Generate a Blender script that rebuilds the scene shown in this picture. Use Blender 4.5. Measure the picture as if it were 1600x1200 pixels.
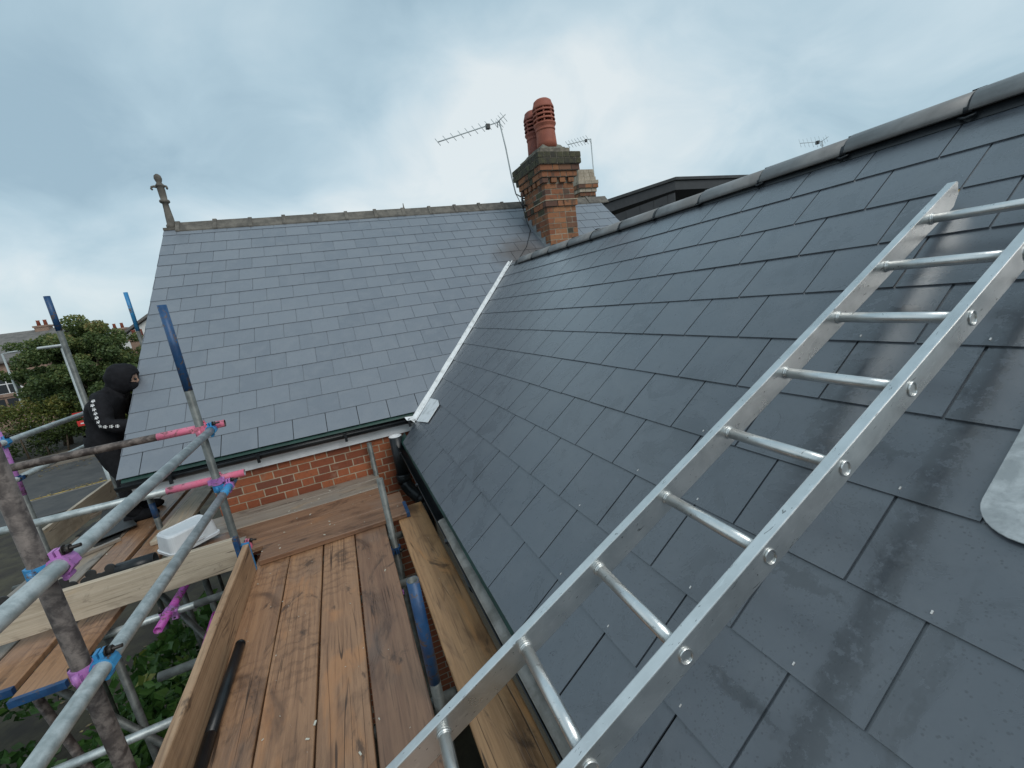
import bpy, bmesh, math, random
from mathutils import Vector, Matrix
random.seed(7)
for o in list(bpy.data.objects): bpy.data.objects.remove(o)
scene = bpy.context.scene
C = scene.collection
CH = 4.6                       # camera height above the street; everything is laid out round the camera and lifted at the end

# ------------------------------------------------------------------ camera
F = 643.65                     # focal length in photo pixels (1600 wide)
YAW, PIT, ROL = 0.38007497, -0.20698024, -0.1456913
fwd = Vector((math.sin(YAW)*math.cos(PIT), math.cos(YAW)*math.cos(PIT), math.sin(PIT)))
_r0 = Vector((math.cos(YAW), -math.sin(YAW), 0)); _u0 = _r0.cross(fwd)
rgt = math.cos(ROL)*_r0 + math.sin(ROL)*_u0
upv = -math.sin(ROL)*_r0 + math.cos(ROL)*_u0
cam = bpy.data.cameras.new('camera'); camo = bpy.data.objects.new('camera', cam); C.objects.link(camo)
camo.matrix_world = Matrix(((rgt.x, upv.x, -fwd.x, 0), (rgt.y, upv.y, -fwd.y, 0), (rgt.z, upv.z, -fwd.z, CH), (0, 0, 0, 1)))
cam.sensor_width = 36; cam.lens = F/1600*36; cam.clip_start = .03; cam.clip_end = 3000
scene.camera = camo

# ------------------------------------------------------------------ node helper
class NT:
    def __init__(s, tree): s.t = tree; s.n = tree.nodes; s.l = tree.links
    def new(s, typ, ins=None, **kw):
        nd = s.n.new(typ)
        for k, v in kw.items(): setattr(nd, k, v)
        for k, v in (ins or {}).items(): s.put(nd.inputs[k], v)
        return nd
    def put(s, sock, v):
        if isinstance(v, bpy.types.NodeSocket): s.l.new(v, sock)
        else: sock.default_value = v
    def m(s, op, a, b=0.0, c=0.0):
        nd = s.n.new('ShaderNodeMath'); nd.operation = op
        for i, v in enumerate((a, b, c)): s.put(nd.inputs[i], v)
        return nd.outputs[0]
    def v(s, op, a, b=(0, 0, 0)):
        nd = s.n.new('ShaderNodeVectorMath'); nd.operation = op
        s.put(nd.inputs[0], a)
        if op == 'SCALE': s.put(nd.inputs['Scale'], b)
        else: s.put(nd.inputs[1], b)
        return nd.outputs[0]
    def noise(s, vec, scale, detail=4, rough=.55, dist=0, w=None):
        nd = s.n.new('ShaderNodeTexNoise')
        if w is not None: nd.noise_dimensions = '4D'; s.put(nd.inputs['W'], w)
        s.put(nd.inputs['Vector'], vec)
        for k, x in (('Scale', scale), ('Detail', detail), ('Roughness', rough), ('Distortion', dist)): s.put(nd.inputs[k], x)
        return nd.outputs['Fac']
    def ss(s, x, lo, hi, a=0.0, b=1.0):
        nd = s.n.new('ShaderNodeMapRange'); nd.interpolation_type = 'SMOOTHSTEP'
        for i, v in enumerate((x, lo, hi, a, b)): s.put(nd.inputs[i], v)
        return nd.outputs[0]
    def mix(s, f, a, b, mode='MIX'):
        nd = s.n.new('ShaderNodeMix'); nd.data_type = 'RGBA'; nd.blend_type = mode
        s.put(nd.inputs[0], f)
        for i, v in ((6, a), (7, b)):
            s.put(nd.inputs[i], v if isinstance(v, bpy.types.NodeSocket) else (*v[:3], 1))
        return nd.outputs[2]
    def ramp(s, x, stops):
        nd = s.n.new('ShaderNodeValToRGB'); s.put(nd.inputs[0], x)
        el = nd.color_ramp.elements
        while len(el) < len(stops): el.new(.5)
        for e, (p, c) in zip(el, stops): e.position = p; e.color = (*c, 1)
        return nd.outputs[0]

# ------------------------------------------------------------------ world: overcast sky, sun hidden behind thin cloud
SUN_AZ, SUN_EL = math.radians(158), math.radians(44)       # azimuth clockwise from +Y
w = bpy.data.worlds.new('World'); scene.world = w; w.use_nodes = True
n = NT(w.node_tree); n.n.clear()
sky = n.new('ShaderNodeTexSky', sky_type='NISHITA', sun_disc=False, sun_elevation=SUN_EL, sun_rotation=SUN_AZ, air_density=1.2, dust_density=2.5)
tc = n.new('ShaderNodeTexCoord').outputs['Generated']
sep = n.new('ShaderNodeSeparateXYZ', {0: tc})
den = n.m('ADD', n.m('MAXIMUM', sep.outputs[2], 0.0), .45)
cv = n.new('ShaderNodeCombineXYZ', {0: n.m('DIVIDE', sep.outputs[0], den), 1: n.m('DIVIDE', sep.outputs[1], den), 2: 33.1}).outputs[0]
big = n.noise(cv, .85, 4, .5, .3)
med = n.noise(cv, 3.4, 5, .55, .5)
cl = n.m('ADD', n.m('MULTIPLY', big, .72), n.m('MULTIPLY', med, .28))
cloud = n.ramp(cl, [(.36, (.36, .51, .61)), (.44, (.465, .625, .72)), (.52, (.60, .74, .815)), (.62, (.80, .875, .90))])
ns = n.v('SCALE', sky.outputs[0], .11)
col = n.mix(.90, ns, cloud)
bg = n.new('ShaderNodeBackground', {0: col, 1: 1.0})
n.l.new(bg.outputs[0], n.new('ShaderNodeOutputWorld').inputs[0])
# the sun, spread wide by the cloud
sl = bpy.data.lights.new('sun', 'SUN'); sl.energy = 1.5; sl.angle = math.radians(35); sl.color = (1, .97, .92)
so = bpy.data.objects.new('sun', sl); C.objects.link(so)
sd = Vector((math.sin(SUN_AZ)*math.cos(SUN_EL), math.cos(SUN_AZ)*math.cos(SUN_EL), math.sin(SUN_EL)))
so.rotation_euler = (-sd).to_track_quat('-Z', 'Y').to_euler(); so.location = sd*30
vs = scene.view_settings
vs.view_transform = 'Standard'; vs.look = 'None'; vs.exposure = 0.0; vs.gamma = 1; vs.use_curve_mapping = False

# ------------------------------------------------------------------ pixel helpers (distance always comes from the plane the thing touches)
def ray(px): return fwd + rgt*((px[0]-800)/F) - upv*((px[1]-600)/F)
def uz(x, y, z): d = ray((x, y)); return d*(z/d.z)
def uy(x, y, Y): d = ray((x, y)); return d*(Y/d.y)

# ------------------------------------------------------------------ materials
MATS = {}
def material(name):
    m = bpy.data.materials.new(name); m.use_nodes = True
    t = NT(m.node_tree); t.n.clear()
    b = t.new('ShaderNodeBsdfPrincipled'); o = t.new('ShaderNodeOutputMaterial'); t.l.new(b.outputs[0], o.inputs[0])
    MATS[name] = m
    return t, b
def fin(t, b, color=None, rough=None, metal=None, bump=None, bs=.3, bd=.01, spec=None):
    for k, v in (('Base Color', color), ('Roughness', rough), ('Metallic', metal), ('Specular IOR Level', spec)):
        if v is not None: t.put(b.inputs[k], (*v, 1) if isinstance(v, tuple) and len(v) == 3 else v)
    if bump is not None:
        bn = t.new('ShaderNodeBump', {'Strength': bs, 'Distance': bd, 'Height': bump}); t.l.new(bn.outputs[0], b.inputs['Normal'])
def basics(t):
    return t.new('ShaderNodeTexCoord').outputs['Object'], t.new('ShaderNodeNewGeometry').outputs['Position'], t.new('ShaderNodeObjectInfo').outputs['Random']

def slate_mat(name, streaks, c1, c2, c3, r0_, sp_, coat):
    t, b = material(name)
    oc, pos, rnd = basics(t)
    off = t.v('ADD', pos, t.new('ShaderNodeCombineXYZ', {0: t.m('MULTIPLY', rnd, 37.0), 1: t.m('MULTIPLY', rnd, 11.0), 2: 0.0}).outputs[0])
    n1 = t.noise(off, 6, 5, .6, .4); n2 = t.noise(pos, 45, 4, .65); n3 = t.noise(off, 2.2, 3, .5)
    base = t.mix(rnd, c1, c2)
    base = t.mix(t.m('MULTIPLY', t.ss(n1, .42, .7), .5), base, c3)
    base = t.mix(t.m('MULTIPLY', t.ss(n2, .55, .75), .22), base, tuple(x*.6 for x in c1))
    # chalky scuffs
    sc = t.m('MULTIPLY', t.ss(t.noise(off, 11, 6, .7, 1.5), .60, .74), t.ss(n3, .46, .64))
    base = t.mix(t.m('MULTIPLY', sc, .35 if streaks else .75), base, tuple(x*.72 for x in c1) if not streaks else tuple(x*1.5 for x in c1))
    # rain drops
    vor = t.new('ShaderNodeTexVoronoi', {'Vector': pos, 'Scale': 105.0, 'Randomness': 1.0}, feature='F1')
    big_ = t.noise(pos, 3.0, 2)
    drops = t.m('MULTIPLY', t.ss(vor.outputs['Distance'], .32, .2), t.ss(t.noise(pos, 24, 3, .6), .45, .57))
    rough = t.m('ADD', r0_, t.m('MULTIPLY', t.m('SUBTRACT', n1, .5), .22))
    wet = t.ss(t.noise(off, 3.4, 4, .6, .8), .55, .68)
    rough = t.m('SUBTRACT', rough, t.m('MULTIPLY', wet, .10))
    base = t.mix(t.m('MULTIPLY', drops, .72 if streaks else .2), base, tuple(x*.42 for x in c1))
    if streaks:
        damp = t.m('MULTIPLY', t.ss(t.noise(pos, 4.2, 6, .68, 1.0), .50, .66), .45)
        base = t.mix(damp, base, tuple(x*.5 for x in c1)); rough = t.m('SUBTRACT', rough, t.m('MULTIPLY', damp, .15))
    if not streaks:
        # brown smear of old soot and mortar below the chimney, dust along the valley
        dv_ = t.new('ShaderNodeVectorMath', {0: t.v('MULTIPLY', t.v('SUBTRACT', pos, (3.02, 6.28, 5.2)), (1.0, 1.0, 1.3))}, operation='LENGTH').outputs['Value']
        sm = t.m('MULTIPLY', t.ss(t.m('ADD', dv_, t.m('MULTIPLY', t.noise(pos, 5, 5, .65), .5)), .95, .42), .7)
        base = t.mix(sm, base, (.085, .068, .058))
    if streaks:
        sx = t.new('ShaderNodeSeparateXYZ', {0: pos})
        X, Y = sx.outputs[0], sx.outputs[1]
        nz = t.m('SUBTRACT', t.noise(pos, 22, 5, .65), .5)
        tot = None
        for y0, k, x0, wd, xa, xb, st in ((.512, .072, 1.75, .046, .45, 1.75, .62), (.80, .20, 1.5, .065, 1.15, 2.2, .5), (.33, .02, .9, .012, .6, 1.05, .4)):
            line = t.m('ADD', y0, t.m('MULTIPLY', t.m('SUBTRACT', X, x0), k))
            d = t.m('ABSOLUTE', t.m('ADD', t.m('SUBTRACT', Y, line), t.m('MULTIPLY', nz, .055)))
            msk = t.m('MULTIPLY', t.ss(d, wd, wd*.45), t.m('MULTIPLY', t.ss(X, xa-.1, xa+.1), t.ss(X, xb+.15, xb-.1)))
            msk = t.m('MULTIPLY', msk, t.ss(t.noise(pos, 30, 4, .7), .36, .52))
            msk = t.m('MULTIPLY', msk, st)
            tot = msk if tot is None else t.m('MAXIMUM', tot, msk)
        # splashes where each course drips on the next
        for cx, cy, rx in ((1.30, .62, .16), (.96, .60, .15), (.70, .58, .14), (1.72, .78, .1)):
            dx = t.m('MULTIPLY', t.m('ABSOLUTE', t.m('ADD', t.m('SUBTRACT', X, cx), t.m('MULTIPLY', nz, .10))), 1/.028)
            dy = t.m('MULTIPLY', t.m('ABSOLUTE', t.m('SUBTRACT', Y, cy)), 1/rx)
            tot = t.m('MAXIMUM', tot, t.m('MULTIPLY', t.ss(t.m('ADD', dx, dy), 1.0, .4), .6))
        base = t.mix(tot, base, (.020, .024, .029))
        rough = t.m('SUBTRACT', rough, t.m('MULTIPLY', tot, .12))
    hgt = t.m('ADD', t.m('MULTIPLY', n2, .35), t.m('ADD', t.m('MULTIPLY', drops, .6), t.m('MULTIPLY', n1, .6)))
    fin(t, b, base, rough, 0.0, hgt, .16, .003, sp_)
    b.inputs['Coat Weight'].default_value = coat; b.inputs['Coat Roughness'].default_value = .34; b.inputs['Coat IOR'].default_value = 1.45
slate_mat('slate_wet_dim', True, (.064, .075, .091), (.076, .087, .103), (.098, .108, .122), .31, .85, 1.0)
slate_mat('slate', False, (.142, .162, .190), (.170, .190, .218), (.188, .206, .230), .44, .6, .15)  # same slates, drier; lighter base also stands in for the stronger light here

def simple(name, c1, c2, scale=8, rough=.6, metal=0.0, bs=.25, bd=.004, spec=.5, obj=True, detail=5, lo=.35, hi=.68):
    t, b = material(name)
    oc, pos, rnd = basics(t)
    v = t.v('ADD', oc if obj else pos, t.new('ShaderNodeCombineXYZ', {0: t.m('MULTIPLY', rnd, 13.0), 1: t.m('MULTIPLY', rnd, 29.0)}).outputs[0])
    a = t.noise(v, scale, detail, .62, .3); f = t.noise(v, scale*6, 3, .6)
    col = t.mix(t.ss(a, lo, hi), c1, c2)
    col = t.mix(t.m('MULTIPLY', t.ss(f, .5, .8), .3), col, tuple(x*.55 for x in c1))
    r = t.m('ADD', rough, t.m('MULTIPLY', t.m('SUBTRACT', a, .5), .3))
    fin(t, b, col, r, metal, t.m('ADD', a, t.m('MULTIPLY', f, .4)), bs, bd, spec)
    return t, b
simple('galv', (.33, .37, .37), (.52, .56, .56), 20, .45, .5, .3, .002)
simple('galv_dull', (.085, .09, .085), (.17, .18, .17), 12, .5, .3, .25, .002)
simple('rusty', (.050, .038, .034), (.165, .135, .12), 22, .6, .15, .5, .004, .5, True, 6, .4, .62)
simple('bolt', (.03, .028, .026), (.07, .06, .055), 30, .5, .6)
simple('black_plastic', (.010, .012, .014), (.018, .021, .024), 6, .34, 0, .08, .004, .35)
simple('black_dull', (.018, .02, .021), (.045, .047, .048), 5, .5)
simple('green_felt', (.006, .034, .027), (.010, .055, .043), 9, .5)
simple('white_upvc', (.74, .76, .78), (.62, .645, .665), 3, .38, 0, .08)
simple('white_grp', (.74, .76, .77), (.46, .475, .475), 12, .45, 0, .3, .004, .5, False, 6, .45, .72)
simple('gutter_dirt', (.20, .19, .17), (.36, .345, .32), 9, .7, 0, .5, .006)
simple('lead', (.20, .215, .225), (.34, .355, .365), 6, .5, .1)
simple('pale_sheet', (.30, .325, .335), (.50, .53, .54), 16, .5, 0, .2, .003, .5, False, 6, .36, .66)
simple('terracotta', (.27, .075, .045), (.34, .105, .062), 6, .7)
simple('terracotta_dark', (.20, .065, .05), (.29, .09, .06), 6, .75)
simple('ridge_old', (.085, .078, .067), (.165, .150, .128), 9, .85, 0, .4)
simple('ridge_new', (.17, .166, .162), (.235, .23, .225), 5, .4, 0, .15)
simple('mortar', (.34, .285, .205), (.46, .39, .29), 14, .9, 0, .4)
simple('mortar_old', (.17, .15, .115), (.40, .355, .28), 5, .9, 0, .4, .004, .5, False)
simple('mortar_dark', (.12, .105, .085), (.26, .23, .18), 10, .9, 0, .4)
simple('moss_brick', (.042, .038, .030), (.085, .082, .045), 9, .95, 0, .6, .012, .5, False)
simple('flaunch', (.12, .12, .095), (.22, .215, .18), 12, .95, 0, .6, .012)
simple('dormer_grey', (.022, .024, .027), (.032, .035, .039), 6, .5)
simple('asphalt', (.045, .045, .046), (.075, .073, .07), 1.4, .8, 0, .3, .01, .5, False)
simple('paving', (.13, .115, .10), (.19, .165, .135), 1.6, .85, 0, .3, .01, .5, False)
simple('soil', (.026, .021, .016), (.06, .054, .034), 2.2, .95, 0, .6, .03, .5, False)
simple('yellow_paint', (.55, .36, .05), (.40, .27, .06), 3, .7, 0, .1, .002, .5, False)
simple('bark', (.10, .075, .05), (.17, .13, .095), 9, .9, 0, .6, .02)
simple('render_white', (.66, .67, .66), (.72, .73, .72), 1, .8)
simple('far_brick', (.24, .155, .115), (.33, .23, .18), 3, .9)
simple('far_roof', (.11, .105, .10), (.17, .16, .15), 3, .85)
simple('frame_white', (.75, .76, .76), (.68, .69, .69), 3, .5)
simple('cloth_black', (.006, .006, .008), (.013, .013, .016), 25, .85, 0, .5, .004, .25)
simple('skin', (.40, .24, .17), (.46, .29, .21), 20, .6)
simple('print_white', (.75, .75, .75), (.68, .68, .68), 20, .6)
simple('sign_red', (.55, .035, .03), (.46, .03, .025), 5, .45)
simple('lamp_grey', (.36, .40, .41), (.44, .48, .48), 8, .45, .2)
simple('copper', (.70, .62, .56), (.85, .80, .76), 20, .3, .8)
simple('straw', (.45, .42, .34), (.62, .60, .52), 20, .8)
def paint(name, c1, c2, under=(.11, .075, .055), wear=.53):
    t, b = material(name)
    oc, pos, rnd = basics(t)
    a = t.noise(pos, 26, 5, .7, .6); f = t.noise(pos, 9, 4, .6); g = t.noise(pos, 70, 3, .6)
    col = t.mix(t.ss(f, .3, .7), c1, c2)
    m_ = t.m('MULTIPLY', t.ss(a, wear, wear+.05), t.ss(f, .42, .58))
    col = t.mix(m_, col, under); col = t.mix(t.m('MULTIPLY', t.ss(g, .55, .75), .35), col, tuple(x*.5 for x in c1))
    fin(t, b, col, t.m('ADD', .45, t.m('MULTIPLY', m_, .2)), 0.0, t.m('SUBTRACT', g, m_), .2, .002)
paint('pink', (.72, .15, .25), (.62, .20, .29)); paint('mauve', (.48, .20, .50), (.36, .14, .40)); paint('magenta', (.50, .09, .42), (.34, .06, .30))
paint('paint_blue', (.03, .21, .46), (.05, .28, .54)); paint('blue_dark', (.010, .042, .115), (.020, .080, .195), wear=.55)
t, b = material('glass'); fin(t, b, (.03, .035, .04), .08, 0.0, spec=.8)

def wood(name, c_dark, c_mid, c_light, rough=.55, saw=0.0):
    t, b = material(name)
    oc, pos, rnd = basics(t)
    sh = t.new('ShaderNodeCombineXYZ', {0: t.m('MULTIPLY', rnd, 41.0), 1: t.m('MULTIPLY', rnd, 17.0), 2: rnd}).outputs[0]
    v = t.v('ADD', oc, sh)
    gv = t.v('MULTIPLY', v, (1.3, 26.0, 26.0))
    g = t.noise(gv, 1.0, 6, .65, .9)
    g2 = t.noise(t.v('MULTIPLY', v, (3.5, 95.0, 95.0)), 1.0, 3, .6, .3)
    blot = t.noise(t.v('MULTIPLY', v, (1.6, 3.2, 3.2)), 1.0, 5, .6, 1.1)
    col = t.mix(t.ss(g, .3, .7), c_mid, c_light)
    col = t.mix(t.m('MULTIPLY', t.ss(g2, .52, .72), .5), col, c_dark)
    col = t.mix(t.m('MULTIPLY', t.ss(blot, .52, .72), .72), col, c_dark)
    col = t.mix(t.m('MULTIPLY', t.ss(t.noise(v, 2.3, 4, .6), .58, .74), .45), col, tuple(.5*x+.06 for x in c_light))
    # knots: rings on stretched voronoi cells
    kv = t.new('ShaderNodeTexVoronoi', {'Vector': t.v('MULTIPLY', v, (2.0, 4.2, 0.0)), 'Scale': 1.0}, feature='F1')
    kn = t.ss(kv.outputs['Distance'], .12, .04)
    col = t.mix(t.m('MULTIPLY', kn, .55), col, tuple(x*.55 for x in c_dark))
    # saw marks slanting across the grain, in patches
    sv = t.new('ShaderNodeTexWave', {'Vector': t.v('MULTIPLY', v, (1.0, 1.5, 0.0)), 'Scale': 4.2, 'Distortion': 7.5, 'Detail': 4.0, 'Detail Scale': 1.3, 'Detail Roughness': .65}, bands_direction='X')
    patch = t.ss(t.noise(v, 1.7, 3, .5), .42, .62)
    swm = t.m('MULTIPLY', t.m('MULTIPLY', t.ss(sv.outputs['Fac'], .55, .95), patch), saw)
    col = t.mix(t.m('MULTIPLY', swm, .34), col, c_dark)
    # scorched orange patches and black water stains
    org = t.ss(t.noise(t.v('MULTIPLY', v, (1.1, 4.5, 4.5)), 1.0, 4, .6, 1.4), .56, .70)
    col = t.mix(t.m('MULTIPLY', org, .55), col, tuple(x*y for x, y in zip(c_light, (1.22, 1.02, .78))))
    stn = t.ss(t.noise(t.v('MULTIPLY', v, (2.2, 5.0, 5.0)), 1.0, 6, .68, 1.8), .57, .70)
    col = t.mix(t.m('MULTIPLY', stn, .75), col, tuple(x*.45+.008 for x in c_dark))
    # shakes: long thin cracks
    ck = t.noise(t.v('MULTIPLY', v, (.55, 15.0, 15.0)), 1.0, 2, .4, .25)
    crack = t.m('MULTIPLY', t.ss(t.m('ABSOLUTE', t.m('SUBTRACT', ck, .5)), .012, .004), t.ss(t.noise(v, 1.3, 2), .45, .6))
    col = t.mix(t.m('MULTIPLY', crack, .8), col, tuple(x*.3 for x in c_dark))
    # splinters, paint and mortar spots
    sp = t.ss(t.noise(v, 34, 2, .5), .77, .80)
    col = t.mix(t.m('MULTIPLY', sp, .8), col, (.55, .52, .46))
    r = t.m('ADD', rough, t.m('MULTIPLY', t.m('SUBTRACT', .5, blot), .45))
    h = t.m('ADD', t.m('ADD', g, t.m('MULTIPLY', g2, .6)), t.m('MULTIPLY', swm, .5))
    fin(t, b, col, r, 0.0, t.m('SUBTRACT', h, crack), .45, .004, .5)
wood('board_brown', (.075, .038, .023), (.25, .134, .074), (.385, .215, .118), .38, .8)
wood('board_red', (.062, .033, .022), (.19, .102, .062), (.265, .15, .09), .34, .2)
wood('board_tan', (.13, .075, .042), (.33, .20, .115), (.45, .29, .175), .55, .4)
wood('board_orange', (.12, .06, .03), (.36, .195, .092), (.50, .285, .14), .40, .1)
wood('board_pale', (.25, .20, .145), (.42, .345, .255), (.52, .44, .34), .65, .2)
wood('board_grey', (.12, .10, .08), (.22, .185, .15), (.31, .265, .22), .45, .2)

# aluminium
t, b = material('aluminium')
oc, pos, rnd = basics(t)
v = t.v('ADD', oc, t.new('ShaderNodeCombineXYZ', {0: t.m('MULTIPLY', rnd, 7.0)}).outputs[0])
a1 = t.noise(v, 9, 5, .6, .4); sc = t.noise(t.v('MULTIPLY', v, (14.0, 60.0, 60.0)), 1.0, 5, .7, 1.6); dr = t.noise(t.v('MULTIPLY', v, (38.0, 120.0, 120.0)), 1.0, 3, .6, 1.0)
col = t.mix(t.ss(a1, .3, .7), (.62, .63, .62), (.76, .77, .76))
col = t.mix(t.m('MULTIPLY', t.ss(sc, .56, .68), .45), col, (.88, .89, .88))
col = t.mix(t.m('MULTIPLY', t.ss(dr, .66, .70), .75), col, (.10, .10, .095))
fin(t, b, col, t.m('ADD', .31, t.m('MULTIPLY', t.m('SUBTRACT', a1, .5), .3)), .95, t.m('ADD', sc, dr), .12, .002)

# bricks
def brickm(name, stops):
    t, b = material(name)
    oc, pos, rnd = basics(t)
    v = t.v('ADD', pos, t.new('ShaderNodeCombineXYZ', {0: t.m('MULTIPLY', rnd, 19.0)}).outputs[0])
    a = t.noise(v, 30, 5, .65); l = t.noise(v, 7, 3)
    col = t.ramp(rnd, stops)
    col = t.mix(t.m('MULTIPLY', t.ss(a, .5, .75), .55), col, (.10, .04, .025))
    col = t.mix(t.m('MULTIPLY', t.ss(l, .58, .75), .4), col, (.30, .20, .14))
    if name == 'brick_old':
        g_ = t.noise(pos, 5.5, 6, .7, .8); col = t.mix(t.m('MULTIPLY', t.ss(g_, .50, .66), .75), col, (.055, .042, .030))
    fin(t, b, col, .82, 0.0, a, .4, .006)
brickm('brick', [(0, (.19, .052, .024)), (.35, (.29, .082, .034)), (.7, (.35, .110, .044)), (.9, (.22, .062, .03)), (1, (.15, .05, .03))])
brickm('brick_old', [(0, (.17, .068, .032)), (.3, (.28, .118, .05)), (.55, (.22, .078, .036)), (.75, (.33, .15, .068)), (.86, (.10, .05, .034)), (1, (.15, .06, .034))])

# plain brickwork for walls nobody can see closely
t, b = material('brickwork')
oc, pos, rnd = basics(t)
bt = t.new('ShaderNodeTexBrick', {'Vector': oc, 'Color1': (.33, .10, .045, 1), 'Color2': (.26, .075, .035, 1), 'Mortar': (.36, .31, .24, 1), 'Scale': 1.0, 'Mortar Size': .006, 'Brick Width': .225, 'Row Height': .08})
fin(t, b, bt.outputs[0], .85, 0.0, t.noise(oc, 30, 4), .4, .005)

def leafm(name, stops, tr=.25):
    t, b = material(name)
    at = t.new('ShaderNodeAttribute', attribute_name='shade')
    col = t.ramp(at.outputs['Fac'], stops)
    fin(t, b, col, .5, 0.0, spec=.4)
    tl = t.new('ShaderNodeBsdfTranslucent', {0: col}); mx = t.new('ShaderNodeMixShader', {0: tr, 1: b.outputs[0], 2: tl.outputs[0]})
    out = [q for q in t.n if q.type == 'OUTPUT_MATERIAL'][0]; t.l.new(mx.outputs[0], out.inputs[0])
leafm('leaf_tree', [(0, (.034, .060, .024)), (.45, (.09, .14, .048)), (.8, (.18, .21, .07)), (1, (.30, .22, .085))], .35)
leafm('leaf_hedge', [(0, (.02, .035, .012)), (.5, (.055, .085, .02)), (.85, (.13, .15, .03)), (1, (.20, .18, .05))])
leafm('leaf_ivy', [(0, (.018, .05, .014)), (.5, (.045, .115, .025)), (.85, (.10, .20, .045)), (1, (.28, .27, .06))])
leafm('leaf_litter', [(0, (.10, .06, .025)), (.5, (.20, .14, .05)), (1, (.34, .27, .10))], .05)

# ------------------------------------------------------------------ mesh helpers
def link(name, me, mat=None, parent=None, mw=None):
    o = bpy.data.objects.new(name, me); C.objects.link(o)
    if me is not None and mat: 
        me.materials.clear(); me.materials.append(MATS[mat])
    if parent is not None: o.parent = parent
    if mw is not None: o.matrix_local = mw
    return o
def tag(o, label=None, cat=None, group=None, kind=None):
    for k, v in (('label', label), ('category', cat), ('group', group), ('kind', kind)):
        if v: o[k] = v
    return o
def empty(name, loc, label, cat, group=None):
    o = bpy.data.objects.new(name, None); C.objects.link(o); o.location = loc; o.empty_display_size = .1
    return tag(o, label, cat, group)
def mesh_bm(name, bm, smooth=False):
    me = bpy.data.meshes.new(name); bm.normal_update(); bm.to_mesh(me); bm.free()
    if smooth:
        for p in me.polygons: p.use_smooth = True
    return me
def inv(parent): return Matrix.Translation(-parent.location) if parent is not None else Matrix.Identity(4)
def part(name, bm, mat, parent=None, smooth=False, **kw):
    """vertices given round the camera; stored relative to the parent's base"""
    if parent is not None:
        off = parent.location.copy()
        q = parent.parent
        while q is not None: off += q.location; q = q.parent
        bmesh.ops.translate(bm, verts=bm.verts, vec=-off)
    o = link(name, mesh_bm(name, bm, smooth), mat, parent); tag(o, **kw); return o
def box(bm, x0, x1, y0, y1, z0, z1, M=None):
    vs_ = [bm.verts.new(q) for q in ((x0, y0, z0), (x1, y0, z0), (x1, y1, z0), (x0, y1, z0), (x0, y0, z1), (x1, y0, z1), (x1, y1, z1), (x0, y1, z1))]
    for f in ((0, 3, 2, 1), (4, 5, 6, 7), (0, 1, 5, 4), (1, 2, 6, 5), (2, 3, 7, 6), (3, 0, 4, 7)): bm.faces.new([vs_[i] for i in f])
    if M is not None: bmesh.ops.transform(bm, matrix=M, verts=vs_)
    return vs_
def bevel(bm, w_, seg=1, ang=.6):
    es = [e for e in bm.edges if len(e.link_faces) == 2 and e.calc_face_angle(0) > ang]
    if es: bmesh.ops.bevel(bm, geom=es, offset=w_, segments=seg, affect='EDGES', profile=.5)
def prism(bm, poly, vec):
    a = [bm.verts.new(q) for q in poly]; c = [bm.verts.new(Vector(q)+Vector(vec)) for q in poly]
    k = len(poly)
    bm.faces.new(a[::-1]); bm.faces.new(c)
    for i in range(k): bm.faces.new((a[i], a[(i+1) % k], c[(i+1) % k], c[i]))
    return a+c
def frame(d):
    d = d.normalized(); a = Vector((0, 0, 1)) if abs(d.z) < .9 else Vector((1, 0, 0))
    u = a.cross(d).normalized(); return u, d.cross(u), d
def tubeb(bm, p0, p1, r, wall=.004, seg=16, cap=False, r1=None):
    p0, p1 = Vector(p0), Vector(p1); u, v, d = frame(p1-p0); r1 = r if r1 is None else r1
    def ring(p, rr): return [bm.verts.new(p+(u*math.cos(2*math.pi*i/seg)+v*math.sin(2*math.pi*i/seg))*rr) for i in range(seg)]
    a, b_ = ring(p0, r), ring(p1, r1)
    for i in range(seg): bm.faces.new((a[i], a[(i+1) % seg], b_[(i+1) % seg], b_[i])).smooth = True
    if cap or wall <= 0: bm.faces.new(a[::-1]); bm.faces.new(b_)
    else:
        c, e = ring(p0, r-wall), ring(p1, r1-wall)
        for i in range(seg):
            j = (i+1) % seg
            bm.faces.new((c[j], c[i], e[i], e[j])).smooth = True
            bm.faces.new((a[j], a[i], c[i], c[j])); bm.faces.new((b_[i], b_[j], e[j], e[i]))
def pathtube(bm, pts, r, seg=8, cap=True):
    pts = [Vector(q) for q in pts]; rings = []
    rr = r if isinstance(r, (list, tuple)) else [r]*len(pts)
    pu = None
    for i, p in enumerate(pts):
        d = (pts[min(i+1, len(pts)-1)]-pts[max(i-1, 0)]).normalized()
        if pu is None: u = frame(d)[0]
        else: u = (pu-d*pu.dot(d)).normalized()
        pu = u; v = d.cross(u)
        rings.append([bm.verts.new(p+(u*math.cos(2*math.pi*k/seg)+v*math.sin(2*math.pi*k/seg))*rr[i]) for k in range(seg)])
    for a, b_ in zip(rings, rings[1:]):
        for k in range(seg): bm.faces.new((a[k], a[(k+1) % seg], b_[(k+1) % seg], b_[k])).smooth = True
    if cap: bm.faces.new(rings[0][::-1]); bm.faces.new(rings[-1])
def lathe(bm, prof, cx, cy, seg=24, closed=True):
    rings = [[bm.verts.new((cx+r*math.cos(2*math.pi*k/seg), cy+r*math.sin(2*math.pi*k/seg), z)) for k in range(seg)] for r, z in prof]
    for a, b_ in zip(rings, rings[1:]):
        for k in range(seg): bm.faces.new((a[k], a[(k+1) % seg], b_[(k+1) % seg], b_[k])).smooth = True
    if closed: bm.faces.new(rings[0][::-1]); bm.faces.new(rings[-1])
NB = bmesh.new

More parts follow.
